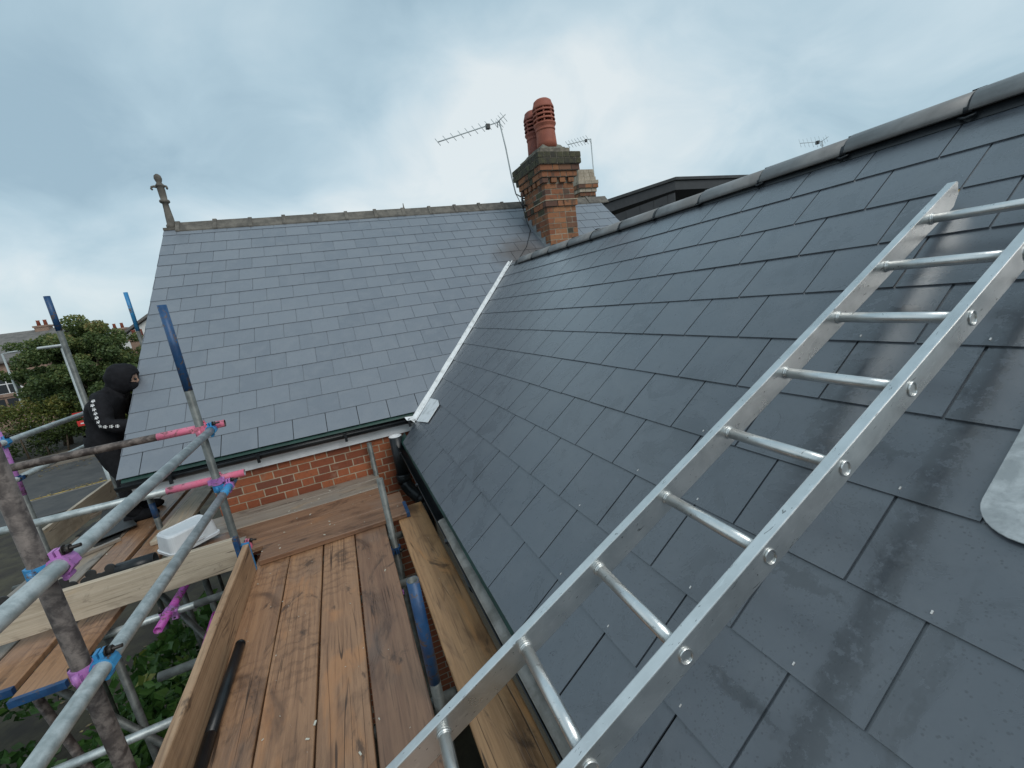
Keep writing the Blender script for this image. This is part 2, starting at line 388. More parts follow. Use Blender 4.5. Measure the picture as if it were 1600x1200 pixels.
# ------------------------------------------------------------------ the roofs' planes
AL, BE, PHI = 0.64944359, 0.71025067, -0.025864
XE, ZE, T0A, EA = 0.394, -1.2639, -2.8122, 0.25701
YE, ZB, T0B, EB = 4.3649, -1.0519, -1.6067, 0.2428
W = .305
Yd = Vector((0, 1, 0)); Ad = Vector((math.cos(AL), 0, math.sin(AL))); nA = Vector((-math.sin(AL), 0, math.cos(AL)))
Xd = Vector((math.cos(PHI), math.sin(PHI), 0)); Bh = Vector((-math.sin(PHI), math.cos(PHI), 0)); Z = Vector((0, 0, 1))
Bd = Bh*math.cos(BE)+Z*math.sin(BE); nB = Xd.cross(Bd)
oA = Vector((XE, 0, ZE)); oB = Bh*YE+Z*ZB
def PA(s, t, h=0.): return oA+Ad*s-Yd*t+nA*h
def PB(s, t, h=0.): return oB+Bd*s+Xd*t+nB*h
def WB(t, d, z): return Xd*t+Bh*d+Z*z
MA = Matrix(((0, Ad.x, nA.x, oA.x), (-1, 0, 0, oA.y), (0, Ad.z, nA.z, oA.z), (0, 0, 0, 1)))
MB_ = Matrix(((Xd.x, Bd.x, nB.x, oB.x), (Xd.y, Bd.y, nB.y, oB.y), (Xd.z, Bd.z, nB.z, oB.z), (0, 0, 0, 1)))
MW = Matrix(((Xd.x, Bh.x, 0, 0), (Xd.y, Bh.y, 0, 0), (0, 0, 1, 0), (0, 0, 0, 1)))
def valley(z):
    x = XE+(z-ZE)/math.tan(AL); D = YE+(z-ZB)/math.tan(BE)
    return Vector((x, (D+x*math.sin(PHI))/math.cos(PHI), z))
SA_RIDGE = 2.90; SB_RIDGE = 4.12
T_VERGE = -2.075; T_RIGHT = 5.15

# ------------------------------------------------------------------ ground, road
def sheet(name, poly, z, mat):
    bm = NB(); bm.faces.new([bm.verts.new((x, y, z)) for x, y in poly])
    return tag(link(name, mesh_bm(name, bm), mat), kind='structure')
GZ = -CH
def grid_ground():
    bm = NB(); R_ = 900
    bm.faces.new([bm.verts.new((x, y, GZ)) for x, y in ((-R_, -R_), (R_, -R_), (R_, R_), (-R_, R_))])
    return tag(link('ground', mesh_bm('ground', bm), 'soil'), kind='structure')
grid_ground()
RA = math.radians(12.0); rd = Vector((math.cos(RA), math.sin(RA), 0)); rn = Vector((-math.sin(RA), math.cos(RA), 0)); r0 = Vector((-10.1, 19.4, 0))
def strip(name, d0, d1, z, mat, l0=-120, l1=120, thick=0):
    q = [r0+rd*l0+rn*d0, r0+rd*l1+rn*d0, r0+rd*l1+rn*d1, r0+rd*l0+rn*d1]
    bm = NB()
    if thick: prism(bm, [(p.x, p.y, z-thick) for p in q], (0, 0, thick))
    else: bm.faces.new([bm.verts.new((p.x, p.y, z)) for p in q])
    return tag(link(name, mesh_bm(name, bm), mat), kind='structure')
strip('road', -.35, 6.2, GZ+.02, 'asphalt')
strip('pavement', -3.0, -.5, GZ+.13, 'asphalt', thick=.13)
strip('kerb', -.5, -.35, GZ+.134, 'paving', thick=.13)
strip('pavement', 6.35, 9.2, GZ+.13, 'paving', thick=.13)
strip('kerb', 6.2, 6.35, GZ+.134, 'paving', thick=.13)
strip('yellow_line', .0, .09, GZ+.025, 'yellow_paint'); strip('yellow_line', .22, .31, GZ+.025, 'yellow_paint')

# ------------------------------------------------------------------ the house: main range with the gable (B), side wing (A)
house = empty('slate_roofed_house', (1.5, 6.5, GZ), 'slate roofed house with white fascia, orange brick wall, chimney and weathered ridge', 'house')
wing = empty('slate_roofed_wing', (2.7, 1.5, GZ), 'wet slate roof under the ladder, with new smooth grey ridge tiles', 'house wing')

def clip(poly, a, b, c):
    """keep a*x+b*y<=c"""
    out = []
    for i, p in enumerate(poly):
        q = poly[(i+1) % len(poly)]; fp = a*p[0]+b*p[1]-c; fq = a*q[0]+b*q[1]-c
        if fp <= 0: out.append(p)
        if fp*fq < 0:
            k = fp/(fp-fq); out.append((p[0]+(q[0]-p[0])*k, p[1]+(q[1]-p[1])*k))
    return out
TH = .0064; GAP = .0066
def slate_mesh(poly, L):
    """poly in (t, u) with u from the tail; wedge laid on the two courses under it"""
    bm = NB()
    lo = [bm.verts.new((t, u, .004+2.1*TH*(1-u/L))) for t, u in poly]; hi = [bm.verts.new((t, u, .004+TH+2.1*TH*(1-u/L))) for t, u in poly]
    k = len(poly); bm.faces.new(lo[::-1]); bm.faces.new(hi)
    for i in range(k): bm.faces.new((lo[i], lo[(i+1) % k], hi[(i+1) % k], hi[i]))
    bevel(bm, .0012, 1)
    return mesh_bm('roof_slate', bm)
def lay(parent, M, e, smax, t0, tmin, tmax, half, mat, rows, limit, rivets, valley_side):
    L = 2*e+.055
    off = parent.location.copy()
    q = parent.parent
    while q is not None: off += q.location; q = q.parent
    Mi = Matrix.Translation(-off)@M
    full = slate_mesh([(-W/2+GAP/2, 0), (W/2-GAP/2, 0), (W/2-GAP/2, L), (-W/2+GAP/2, L)], L)
    full.materials.append(MATS[mat])
    items = []
    for r in range(rows):
        s0 = r*e
        if s0 > smax-.03: break
        first = math.floor((tmin-t0)/W)-1
        for i in range(first, first+80):
            a = t0+(i+(r % 2)*.5)*W; b_ = a+W
            if b_ <= tmin+.01 or a >= tmax-.01: continue
            a2, b2 = max(a, tmin)+GAP/2, min(b_, tmax)-GAP/2
            poly = [(a2, s0), (b2, s0), (b2, min(s0+L, smax)), (a2, min(s0+L, smax))]
            va, vb, vc = half
            pc = clip(poly, va, vb, vc)
            if len(pc) < 3: continue
            ar = abs(sum(pc[k][0]*pc[(k+1) % len(pc)][1]-pc[(k+1) % len(pc)][0]*pc[k][1] for k in range(len(pc))))/2
            if ar < .002 or min(q[1] for q in pc) > s0+e: continue
            whole = (len(pc) == 4 and b2-a2 > W-GAP-.002 and s0+L <= smax and all(abs(p1[0]-p2[0])+abs(p1[1]-p2[1]) < 1e-6 for p1, p2 in zip(pc, poly)))
            items.append((s0, (a2+b2)/2, whole, pc))
    # how large each one shows
    def size(it):
        c = M@Vector((it[1], it[0]+e/2, 0)); d = c.dot(fwd)
        if d < .1: return 0
        x = 800+F*c.dot(rgt)/d; y = 600-F*c.dot(upv)/d
        vis = -120 < x < 1720 and -120 < y < 1330
        return (1/c.length**2)*(1 if vis else .0001)
    items.sort(key=size, reverse=True)
    rest = NB()
    for k, (s0, tc_, whole, pc) in enumerate(items):
        jit = random.uniform(-.0012, .0012); rot = random.uniform(-.002, .002)
        if whole and k < limit:
            o = link('roof_slate', full, None, parent, Mi@Matrix.Translation((tc_, s0+jit, random.uniform(0, .0012)))@Matrix.Rotation(rot, 4, 'Z'))
        else:
            me = slate_mesh([(x-tc_, y-s0) for x, y in pc], L)
            T = Mi@Matrix.Translation((tc_, s0+jit, 0))
            if k < limit: me.materials.append(MATS[mat]); link('roof_slate', me, None, parent, T)
            else:
                me.transform(T); rest.from_mesh(me); bpy.data.meshes.remove(me)
        if rivets is not None and whole:
            p = M@Vector((tc_, s0+.022, .0234)); rivets.append(p)
    if len(rest.verts):
        tag(link('roof_slates', mesh_bm('roof_slates', rest), mat, parent), kind='stuff')
    print('slates', len(items))

# decks under the slates
z_lo, z_hi = -1.3, .56
va, vb = valley(z_lo), valley(z_hi)
def toA(P): q = P-oA; return (-q.y, q.dot(Ad))
def toB(P): q = P-oB; return (q.dot(Xd), q.dot(Bd))
def halfplane(p, q, keep, gap):
    a, b_ = q[1]-p[1], -(q[0]-p[0]); l = math.hypot(a, b_); a /= l; b_ /= l; c = a*p[0]+b_*p[1]
    if a*keep[0]+b_*keep[1] > c: a, b_, c = -a, -b_, -c
    return (a, b_, c-gap)
hA = halfplane(toA(va), toA(vb), (0, 1), .040)
hB = halfplane(toB(va), toB(vb), (-1, 1), .040)
A_T1 = 2.2
bm = NB(); pl = clip([(-7, .03), (A_T1, .03), (A_T1, SA_RIDGE), (-7, SA_RIDGE)], hA[0], hA[1], hA[2]-.03)
prism(bm, [MA@Vector((x, y, -.03)) for x, y in pl], nA*.03)
deckA = part('roof_slope', bm, 'black_dull', wing)
bm = NB(); zr = ZE+SA_RIDGE*math.sin(AL); xr = XE+SA_RIDGE*math.cos(AL)
prism(bm, [(xr, -2.2, zr), (xr+2.4, -2.2, zr-1.83), (xr+2.4, 6.1, zr-1.83), (xr, 6.1, zr)], (.0, 0, -.03))
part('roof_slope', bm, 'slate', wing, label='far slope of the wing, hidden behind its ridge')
bm = NB(); pl = clip([(T_VERGE+.02, .03), (T_RIGHT, .03), (T_RIGHT, SB_RIDGE), (T_VERGE+.02, SB_RIDGE)], hB[0], hB[1], hB[2]-.03)
# right of the wing's ridge the main slope goes on
top = toB(valley(.53))
pl2 = [(top[0]-.25, top[1]-.02), (T_RIGHT-.02, top[1]-.6), (T_RIGHT-.02, SB_RIDGE), (top[0]-.25, SB_RIDGE)]
prism(bm, [MB_@Vector((x, y, -.03)) for x, y in pl], nB*.03)
prism(bm, [MB_@Vector((x, y, -.034)) for x, y in pl2], nB*.03)
deckB = part('roof_slope', bm, 'black_dull', house)
bm = NB(); rp = PB(SB_RIDGE, 0); dB = YE+SB_RIDGE*math.cos(BE); zB = ZB+SB_RIDGE*math.sin(BE)
prism(bm, [WB(T_VERGE+.02, dB, zB), WB(T_RIGHT, dB, zB), WB(T_RIGHT, dB+3.1, zB-2.67), WB(T_VERGE+.02, dB+3.1, zB-2.67)], (0, 0, -.03))
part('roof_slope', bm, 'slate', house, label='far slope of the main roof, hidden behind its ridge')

riv = []
lay(deckA, MA, EA, SA_RIDGE-.02, T0A, -6.6, A_T1, hA, 'slate_wet_dim', 13, 300, riv, -1)
bm = NB()
for p in riv:
    if p.length > 1.9: continue
    d = nA; u = Yd*.0017; v = Ad*.0042
    for sgn in (1,):
        a = [bm.verts.new(p+x*u+y*v+nA*h) for h in (0, .0022) for x, y in ((-1, -1), (1, -1), (1, 1), (-1, 1))]
        for f in ((4, 5, 6, 7), (0, 1, 5, 4), (1, 2, 6, 5), (2, 3, 7, 6), (3, 0, 4, 7)): bm.faces.new([a[i] for i in f])
part('slate_rivets', bm, 'copper', wing, kind='stuff')
# main slope: cut by the valley up to the wing's ridge, free above it
class _H: pass
def layB():
    # two halves of the plane: left of the valley / above the junction
    save = clip
    tt, ss_ = top
    riv2 = []
    def hp(t, s): return hB[0]*t+hB[1]*s-hB[2]
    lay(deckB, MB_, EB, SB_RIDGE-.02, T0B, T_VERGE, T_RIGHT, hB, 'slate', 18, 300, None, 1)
layB()
# slates to the right of the valley, above the wing's ridge and round the chimney
bm = NB(); L = 2*EB+.055
for r in range(18):
    s0 = r*EB
    if s0 > SB_RIDGE-.05: break
    for i in range(-8, 40):
        a = T0B+(i+(r % 2)*.5)*W+GAP/2; b_ = a+W-GAP
        b_ = min(b_, T_RIGHT)
        if b_-a < .03: continue
        pc = [(a, s0), (b_, s0), (b_, min(s0+L, SB_RIDGE-.02)), (a, min(s0+L, SB_RIDGE-.02))]
        pc = clip(pc, -hB[0], -hB[1], -hB[2])                    # the other side of the valley line
        pc = clip(pc, 0, -1, -(top[1]-.12-.3*(max(a-top[0], 0))))
        if len(pc) < 3 or min(q[1] for q in pc) > s0+EB: continue
        lo = [bm.verts.new(MB_@Vector((t_, u_, .004+2.1*TH*(1-(u_-s0)/L)))) for t_, u_ in pc]; hi = [bm.verts.new(MB_@Vector((t_, u_, .004+TH+2.1*TH*(1-(u_-s0)/L)))) for t_, u_ in pc]
        k = len(pc); bm.faces.new(lo[::-1]); bm.faces.new(hi)
        for j in range(k): bm.faces.new((lo[j], lo[(j+1) % k], hi[(j+1) % k], hi[j]))
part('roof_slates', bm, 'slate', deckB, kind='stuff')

# verge: dark undercloak strip and mortar line
bm = NB()
prism(bm, [PB(0.02, T_VERGE-.004, -.028), PB(SB_RIDGE, T_VERGE-.004, -.028), PB(SB_RIDGE, T_VERGE-.004, .002), PB(.02, T_VERGE-.004, .002)], Xd*.12)
part('verge_undercloak', bm, 'ridge_old', house)
bm = NB()
prism(bm, [PB(0.05, T_VERGE+.05, -.20), PB(SB_RIDGE, T_VERGE+.05, -.20), PB(SB_RIDGE, T_VERGE+.05, -.032), PB(.05, T_VERGE+.05, -.032)], Xd*.03)
part('bargeboard', bm, 'black_dull', house)

# valley: white trough, two upstands
bm = NB()
prevL = None
N_ = 14; vz0, vz1 = -1.14, .50
vd = (valley(vz1)-valley(vz0)).normalized()
la = nA.cross(vd).normalized(); lb = nB.cross(vd).normalized()
if (la).dot(Vector((1, -1, 0))) < 0: la = -la
if (lb).dot(Vector((-1, 1, 0))) < 0: lb = -lb
def strip3(rows, mat, name, parent, smooth=False):
    bm = NB(); g = [[bm.verts.new(p) for p in r] for r in rows]
    for a, b_ in zip(g, g[1:]):
        for i in range(len(a)-1): bm.faces.new((a[i], a[i+1], b_[i+1], b_[i]))
    return part(name, bm, mat, parent, smooth)
rows = []
for i in range(N_+1):
    k = i/N_; c = valley(vz0+(vz1-vz0)*k); wj = .040+.003*math.sin(i*2.1)
    up = (nA+nB).normalized()
    rows.append([c+lb*(wj+.004)+up*.030, c+lb*(wj-.008)+up*.040, c+up*.012, c+up*.018+la*.004, c+la*(wj-.006)+up*.040, c+la*(wj+.004)+up*.030])
strip3(rows, 'white_grp', 'valley_trough', house)
# flared foot of the trough: one wide paddle on the wing side, a short tongue over the gutter
bm = NB()
c0 = valley(-1.0)
pg = []
s_, t_ = toA(valley(-1.13))[1], toA(valley(-1.13))[0]
foot = [uz(*q, 0) for q in ()]
def onA(px, h=.022):
    d = ray(px); o_ = oA+nA*h; return d*(o_.dot(nA)/d.dot(nA))
def onB(px, h=.022):
    d = ray(px); o_ = oB+nB*h; return d*(o_.dot(nB)/d.dot(nB))
prism(bm, [onA(q, .036) for q in ((651, 658), (668, 660), (686, 632), (684, 625), (672, 622))], -nA*.004)
part('valley_flap', bm, 'white_grp', house)
bm = NB()
prism(bm, [onB(q, .036) for q in ((632, 652), (636, 657), (652, 655), (664, 642), (656, 639), (645, 650))], -nB*.004)
part('valley_flap', bm, 'white_grp', house)

# main roof ridge tiles
def ridge_tile(parent, P0, dirv, perp, length, pitch, mat, wing_w, th, roll, name='ridge_tile'):
    bm = NB(); d = dirv*length
    dn = -Z*math.sin(pitch); 
    prof = []
    for sgn in (-1, 1):
        o_ = perp*sgn*math.cos(pitch)*wing_w+dn*wing_w
        prof.append(o_)
    up = Z
    poly = [prof[0], prof[0]+up*th, Vector(up*(th*1.1+roll*.3))-perp*roll, up*(th+roll*1.1)-perp*roll*.55, up*(th+roll*1.1)+perp*roll*.55, Vector(up*(th*1.1+roll*.3))+perp*roll, prof[1]+up*th, prof[1], Vector((0, 0, 0))]
    prism(bm, [P0+q for q in poly], d)
    return part(name, bm, mat, parent)
rB = PB(SB_RIDGE, 0, 0); 
T_C0 = T_VERGE+.16
i = 0
while T_C0+i*.453 < T_RIGHT-.02:
    t_ = T_C0+i*.453; P = PB(SB_RIDGE, t_, .012)+Z*random.uniform(-.004, .006)
    if not 3.42 < t_ < 4.05 or True:
        ridge_tile(house, P, Xd, Bh, .449, BE*.92, 'ridge_old', .155, .018, .03)
        ridge_tile(house, P+Z*.008-Xd*.012, Xd, Bh, .05, BE*.92, 'ridge_old', .162, .02, .037, 'ridge_collar')
    i += 1
# spike on the ridge
bm = NB(); q = PB(SB_RIDGE, 1.30, 0)+Z*.03; lathe(bm, [(.02, q.z), (.022, q.z+.03), (.012, q.z+.05), (.006, q.z+.12)], q.x, q.y, 10); part('ridge_spike', bm, 'ridge_old', house, True)
# finial
q = PB(SB_RIDGE, T_VERGE+.09, 0); z0 = q.z
fin_e = bpy.data.objects.new('finial', None); C.objects.link(fin_e); fin_e.parent = house; fin_e.location = q-house.location
bm = NB(); lathe(bm, [(0.0645, z0-.02), (0.0671, z0+.03), (0.0516, z0+.05), (0.0473, z0+.14), (0.0396, z0+.24), (0.0361, z0+.32), (0.0396, z0+.325), (0.0602, z0+.34), (0.0628, z0+.355), (0.0568, z0+.37), (0.0396, z0+.378), (0.0430, z0+.42), (0.0456, z0+.50), (0.0430, z0+.545), (0.0499, z0+.55), (0.0533, z0+.565), (0.0387, z0+.585), (0.0292, z0+.60), (0.0396, z0+.625), (0.0464, z0+.655), (0.0396, z0+.69), (0.0172, z0+.712)], q.x, q.y, 16)
part('shaft', bm, 'ridge_old', fin_e, True)
for sgn in (-1, 1):
    bm = NB(); f_ = 1.0 if sgn < 0 else .55; pts = [q+Z*.545+Xd*sgn*.03, q+Z*.555+Xd*sgn*(.03+.04*f_), q+Z*.55+Xd*sgn*(.03+.07*f_), q+Z*.525+Xd*sgn*(.03+.08*f_), q+Z*.51+Xd*sgn*(.03+.068*f_)]
    pathtube(bm, pts, [.02, .017, .015, .014, .011], 8); part('curled_arm', bm, 'ridge_old', fin_e, True)
bm = NB(); box(bm, q.x-.09, q.x+.09, q.y-.10, q.y+.10, z0-.05, z0-.015); bevel(bm, .01, 2); part('saddle', bm, 'ridge_old', fin_e)

# wing ridge: smooth rounded tiles with black unions
zr2 = ZE+SA_RIDGE*math.sin(AL); xr2 = XE+SA_RIDGE*math.cos(AL)
def round_tile(y0, y1, R_=.108, dz=0., mat='ridge_new', name='ridge_tile', th=.016):
    bm = NB(); outs, ins = [], []
    for i in range(13):
        a = math.radians(200-i*(220/12)) if False else math.radians(172-i*(164/12))
        outs.append((xr2+R_*math.cos(a), zr2-.046+dz+R_*.98*math.sin(a))); ins.append((xr2+(R_-th)*math.cos(a), zr2-.046+dz+(R_-th)*.98*math.sin(a)))
    poly = [(x, y0, z) for x, z in outs]+[(x, y0, z) for x, z in ins[::-1]]
    # strip faces (concave profile): build quads
    for ya in (0,):
        f0 = [bm.verts.new((x, y0, z)) for x, z in outs]; f1 = [bm.verts.new((x, y1, z)) for x, z in outs]
        g0 = [bm.verts.new((x, y0, z)) for x, z in ins]; g1 = [bm.verts.new((x, y1, z)) for x, z in ins]
        for i in range(12):
            bm.faces.new((f0[i], f0[i+1], f1[i+1], f1[i])).smooth = True; bm.faces.new((g0[i+1], g0[i], g1[i], g1[i+1]))
            bm.faces.new((f0[i+1], f0[i], g0[i], g0[i+1])); bm.faces.new((f1[i], f1[i+1], g1[i+1], g1[i]))
        for a, b_, c, d in ((f0[0], f1[0], g1[0], g0[0]), (f1[-1], f0[-1], g0[-1], g1[-1])): bm.faces.new((a, b_, c, d))
    return part(name, bm, mat, wing)
yj = [.97-.4566*k for k in (6, 5, 4, 3, 2, 1)]+[.97+.4655*k for k in range(0, 11)]
for a, b_ in zip(yj, yj[1:]):
    round_tile(a+.004, min(b_-.004, 5.78), dz=random.uniform(-.002, .003)+max(0, 2.2-a)*.014)
    if b_ > 5.7: break
for yv in yj:
    if yv > 5.6: continue
    lf = max(0, 2.2-yv)*.014; o = round_tile(yv-.014, yv+.014, .1095, -.0015+lf, 'black_plastic', 'ridge_union', .01)
    bm = NB(); box(bm, xr2-.016, xr2+.016, yv-.022, yv+.022, zr2+.055+lf, zr2+.067+lf); bevel(bm, .005, 2); part('ridge_clamp', bm, 'black_plastic', wing); bm = NB()
    pathtube(bm, [(xr2-.101, yv-.028, zr2-.026), (xr2-.117, yv, zr2-.036), (xr2-.101, yv+.028, zr2-.026)], .006, 6)
    part('ridge_clip', bm, 'black_plastic', wing)
# shadow gap strip under the tiles (ventilated ridge roll)
bm = NB(); prism(bm, [PA(SA_RIDGE-.115, -5.75, .012), PA(SA_RIDGE-.04, -5.75, .012), PA(SA_RIDGE-.04, -5.75, .05), PA(SA_RIDGE-.115, -5.75, .022)], -Yd*7.5); part('ridge_roll', bm, 'black_plastic', wing)

# gutters -----------------------------------------------------------------
def gutter_b(bm, P0, P1, side, R_=.056, th=.003, seg=12):
    P0, P1 = Vector(P0), Vector(P1)
    def pr(P, r): return [P+side*(-math.cos(math.pi*i/seg)*r)-Z*(math.sin(math.pi*i/seg)*r) for i in range(seg+1)]
    a, b_ = [bm.verts.new(q) for q in pr(P0, R_)], [bm.verts.new(q) for q in pr(P1, R_)]
    c, d = [bm.verts.new(q) for q in pr(P0, R_-th)], [bm.verts.new(q) for q in pr(P1, R_-th)]
    for i in range(seg):
        bm.faces.new((a[i+1], a[i], b_[i], b_[i+1])).smooth = True; bm.faces.new((c[i], c[i+1], d[i+1], d[i])).smooth = True
        bm.faces.new((a[i], a[i+1], c[i+1], c[i])); bm.faces.new((b_[i+1], b_[i], d[i], d[i+1]))
    for k in (0, seg): bm.faces.new((a[k], c[k], d[k], b_[k]) if k == 0 else (a[k], b_[k], d[k], c[k]))
# wing gutter along Y
gx, gz = XE-.012, ZE-.038
bm = NB(); gutter_b(bm, (gx, -1.6, gz), (gx, 4.27, gz), Vector((1, 0, 0))); gw = part('gutter', bm, 'black_plastic', wing)
bm = NB()   # silt and grit lying in the gutter
rows = []
for i in range(42):
    y = -1.5+i*.097
    k = 1+.35*math.sin(i*1.3)+random.uniform(-.25, .25)
    rows.append([(gx-.040, y, gz-.034+.004*k), (gx-.02, y, gz-.028+.006*k), (gx+.005, y, gz-.026+.007*k), (gx+.03, y, gz-.03+.004*k)])
g = [[bm.verts.new(p) for p in r] for r in rows]
for a, b_ in zip(g, g[1:]):
    for i in range(3): bm.faces.new((a[i], b_[i], b_[i+1], a[i+1]))
part('gutter_silt', bm, 'gutter_dirt', wing)
for yb in (.35, 1.25, 2.15, 3.05, 3.9):
    bm = NB(); gutter_b(bm, (gx, yb, gz), (gx, yb+.03, gz), Vector((1, 0, 0)), .0605, .003); box(bm, gx-.068, gx-.05, yb, yb+.03, gz-.006, gz+.008); part('gutter_bracket', bm, 'black_plastic', wing)
for yb in (1.72,):
    bm = NB(); gutter_b(bm, (gx, yb, gz), (gx, yb+.11, gz), Vector((1, 0, 0)), .0625, .004); part('gutter_union', bm, 'black_plastic', wing)
bm = NB(); rows = []
for i in range(70):
    y = -1.6+i*.0858; wv = .006*math.sin(i*.8)+random.uniform(-.004, .004)
    rows.append([PA(.06, -y, .003), PA(-.006, -y, .001), PA(-.026, -y, -.004+wv*.3), (gx+.004+wv, y, gz+.006)])
g = [[bm.verts.new(p) for p in r] for r in rows]
for a, b_ in zip(g, g[1:]):
    for i in range(3): bm.faces.new((a[i], b_[i], b_[i+1], a[i+1]))
part('eaves_felt', bm, 'green_felt', wing)
bm = NB(); box(bm, gx+.062, gx+.082, -1.6, 4.36, gz-.13, gz+.03); part('fascia', bm, 'black_dull', wing)
bm = NB(); box(bm, .54, .76, -2.2, 4.43, GZ, gz-.03)
wo = part('wall', bm, 'brickwork', wing)
# brick texture runs along Y on this wall
wo.data.materials[0] = MATS['brickwork'].copy(); 
nt = wo.data.materials[0].node_tree; br = [q for q in nt.nodes if q.type == 'TEX_BRICK'][0]; tcn = [q for q in nt.nodes if q.type == 'TEX_COORD'][0]
mp = nt.nodes.new('ShaderNodeMapping'); mp.inputs['Rotation'].default_value = (math.radians(90), 0, math.radians(90)); nt.links.new(tcn.outputs['Object'], mp.inputs[0]); nt.links.new(mp.outputs[0], br.inputs['Vector'])

# main gutter along the eave
bm = NB(); gd, gzb = YE-.022, ZB-.034
gutter_b(bm, WB(T_VERGE+.0, gd, gzb), WB(.50, gd, gzb), Bh); part('gutter', bm, 'black_plastic', house)
for tb in (-1.7, -1.02, -.25, .38):
    bm = NB(); gutter_b(bm, WB(tb, gd, gzb), WB(tb+.03, gd, gzb), Bh, .0605, .003); q = WB(tb+.015, gd-.058, gzb-.03); box(bm, q.x-.012, q.x+.012, q.y-.012, q.y+.01, q.z-.045, q.z+.04); part('gutter_bracket', bm, 'black_plastic', house)
bm = NB(); prism(bm, [PB(.05, T_VERGE+.03, .003), PB(-.012, T_VERGE+.03, .001), WB(T_VERGE+.03, YE-.016, ZB-.022), WB(T_VERGE+.03, YE-.010, ZB-.022)], Xd*2.5); part('eaves_felt', bm, 'green_felt', house)
bm = NB(); prism(bm, [WB(T_VERGE+.06, YE+.035, ZB-.19), WB(T_VERGE+.06, YE+.053, ZB-.19), WB(T_VERGE+.06, YE+.053, ZB+.0), WB(T_VERGE+.06, YE+.035, ZB-.0)], Xd*2.56); part('fascia', bm, 'white_upvc', house)

# main wall: bricks down to the boards, one by one, in a mixed bond
WD = 4.445; WT0, WT1 = -1.465, .54; WTOP = ZB-.185
bm = NB(); prism(bm, [WB(WT0+.006, WD+.004, GZ), WB(WT1, WD+.004, GZ), WB(WT1, WD+.004, WTOP+.1), WB(WT0+.006, WD+.004, WTOP+.1)], Bh*.2); wall = part('wall', bm, 'mortar', house)
bm = NB(); prism(bm, [WB(WT0+.006, WD+.21, GZ), WB(WT0+.006, WD+6.1, GZ), WB(WT0+.006, WD+6.1, ZB-.1), WB(WT0+.006, WD+3.03, ZB+2.55), WB(WT0+.006, WD+.21, ZB-.0)], Xd*.2); part('gable_wall', bm, 'far_brick', house)
bricks = {}
def brickmesh(lx, ly, lz, mat):
    k = (round(lx, 3), round(ly, 3), round(lz, 3), mat)
    if k not in bricks:
        bm = NB(); box(bm, -lx/2, lx/2, -ly/2, ly/2, -lz/2, lz/2); bevel(bm, .004, 1); me = mesh_bm('brick', bm); me.materials.append(MATS[mat]); bricks[k] = me
    return bricks[k]
def woff(parent):
    off = Vector((0, 0, 0)); q = parent
    while q is not None: off += q.location; q = q.parent
    return off
CHt = .0790; JT = .011
row = 0; zc = WTOP-.004
while zc > -1.80:
    x = WT0-(.2235-.0555 if row % 2 else 0); seq = 0
    while x < WT1-.01:
        lx = .2235 if (seq % 2 == 0) else .113
        a, b_ = max(x, WT0), min(x+lx, WT1)
        if b_-a > .03:
            me = brickmesh(round((b_-a)-JT, 3), .1, round(CHt-JT, 3), 'brick')
            off = woff(wall); c = WB((a+b_)/2, WD+.05+random.uniform(-.0015, .0015), zc-CHt/2)
            link('brick', me, None, wall, Matrix.Translation(c-off)@Matrix.Rotation(PHI+random.uniform(-.004, .004), 4, 'Z'))
        x += lx; seq += 1
    zc -= CHt; row += 1
bm = NB(); prism(bm, [WB(WT0+.004, WD+.002, GZ), WB(WT1, WD+.002, GZ), WB(WT1, WD+.002, zc), WB(WT0+.004, WD+.002, zc)], Bh*.005); lw = part('lower_wall', bm, 'brickwork', house)
mm = MATS['brickwork'].copy(); lw.data.materials[0] = mm; nt = mm.node_tree
br = [q for q in nt.nodes if q.type == 'TEX_BRICK'][0]; tcn = [q for q in nt.nodes if q.type == 'TEX_COORD'][0]
mp = nt.nodes.new('ShaderNodeMapping'); mp.inputs['Rotation'].default_value = (math.radians(90), 0, 0); nt.links.new(tcn.outputs['Object'], mp.inputs[0]); nt.links.new(mp.outputs[0], br.inputs['Vector'])
# corner return bricks on the gable side are seen edge-on only

# soil pipe by the valley
bm = NB()
pc = Vector((.335, 4.27, 0))
tubeb(bm, pc+Z*-1.70, pc+Z*-1.225, .064, .004, 24); vp = part('vent_pipe', bm, 'black_plastic', house)
bm = NB(); tubeb(bm, pc+Z*-1.2249, pc+Z*-1.2200, .0645, .0055, 24); part('pipe_rim', bm, 'white_upvc', vp)
bm = NB(); tubeb(bm, pc+Z*-1.2235, pc+Z*-1.60, .0595, .001, 24); part('pipe_lining', bm, 'white_upvc', vp)
bm = NB()
tubeb(bm, pc+Z*-1.74, pc+Z*-1.635, .072, .004, 24); tubeb(bm, pc+Z*-1.66, pc+Z*-1.65, .076, .004, 24)
pathtube(bm, [pc+Z*-1.71, pc+Vector((.01, -.02, -1.77)), pc+Vector((.045, -.06, -1.83)), pc+Vector((.09, -.12, -1.88)), pc+Vector((.125, -.17, -1.92))], .067, 18)
tubeb(bm, pc+Vector((.105, -.14, -1.895)), pc+Vector((.135, -.185, -1.935)), .073, .004, 20)
part('pipe_bend', bm, 'black_plastic', vp)
bm = NB(); pathtube(bm, [pc+Vector((.12, -.165, -1.915)), pc+Vector((.14, -.19, -1.99)), pc+Vector((.14, -.19, GZ))], .055, 16); part('pipe_lower', bm, 'black_plastic', vp)

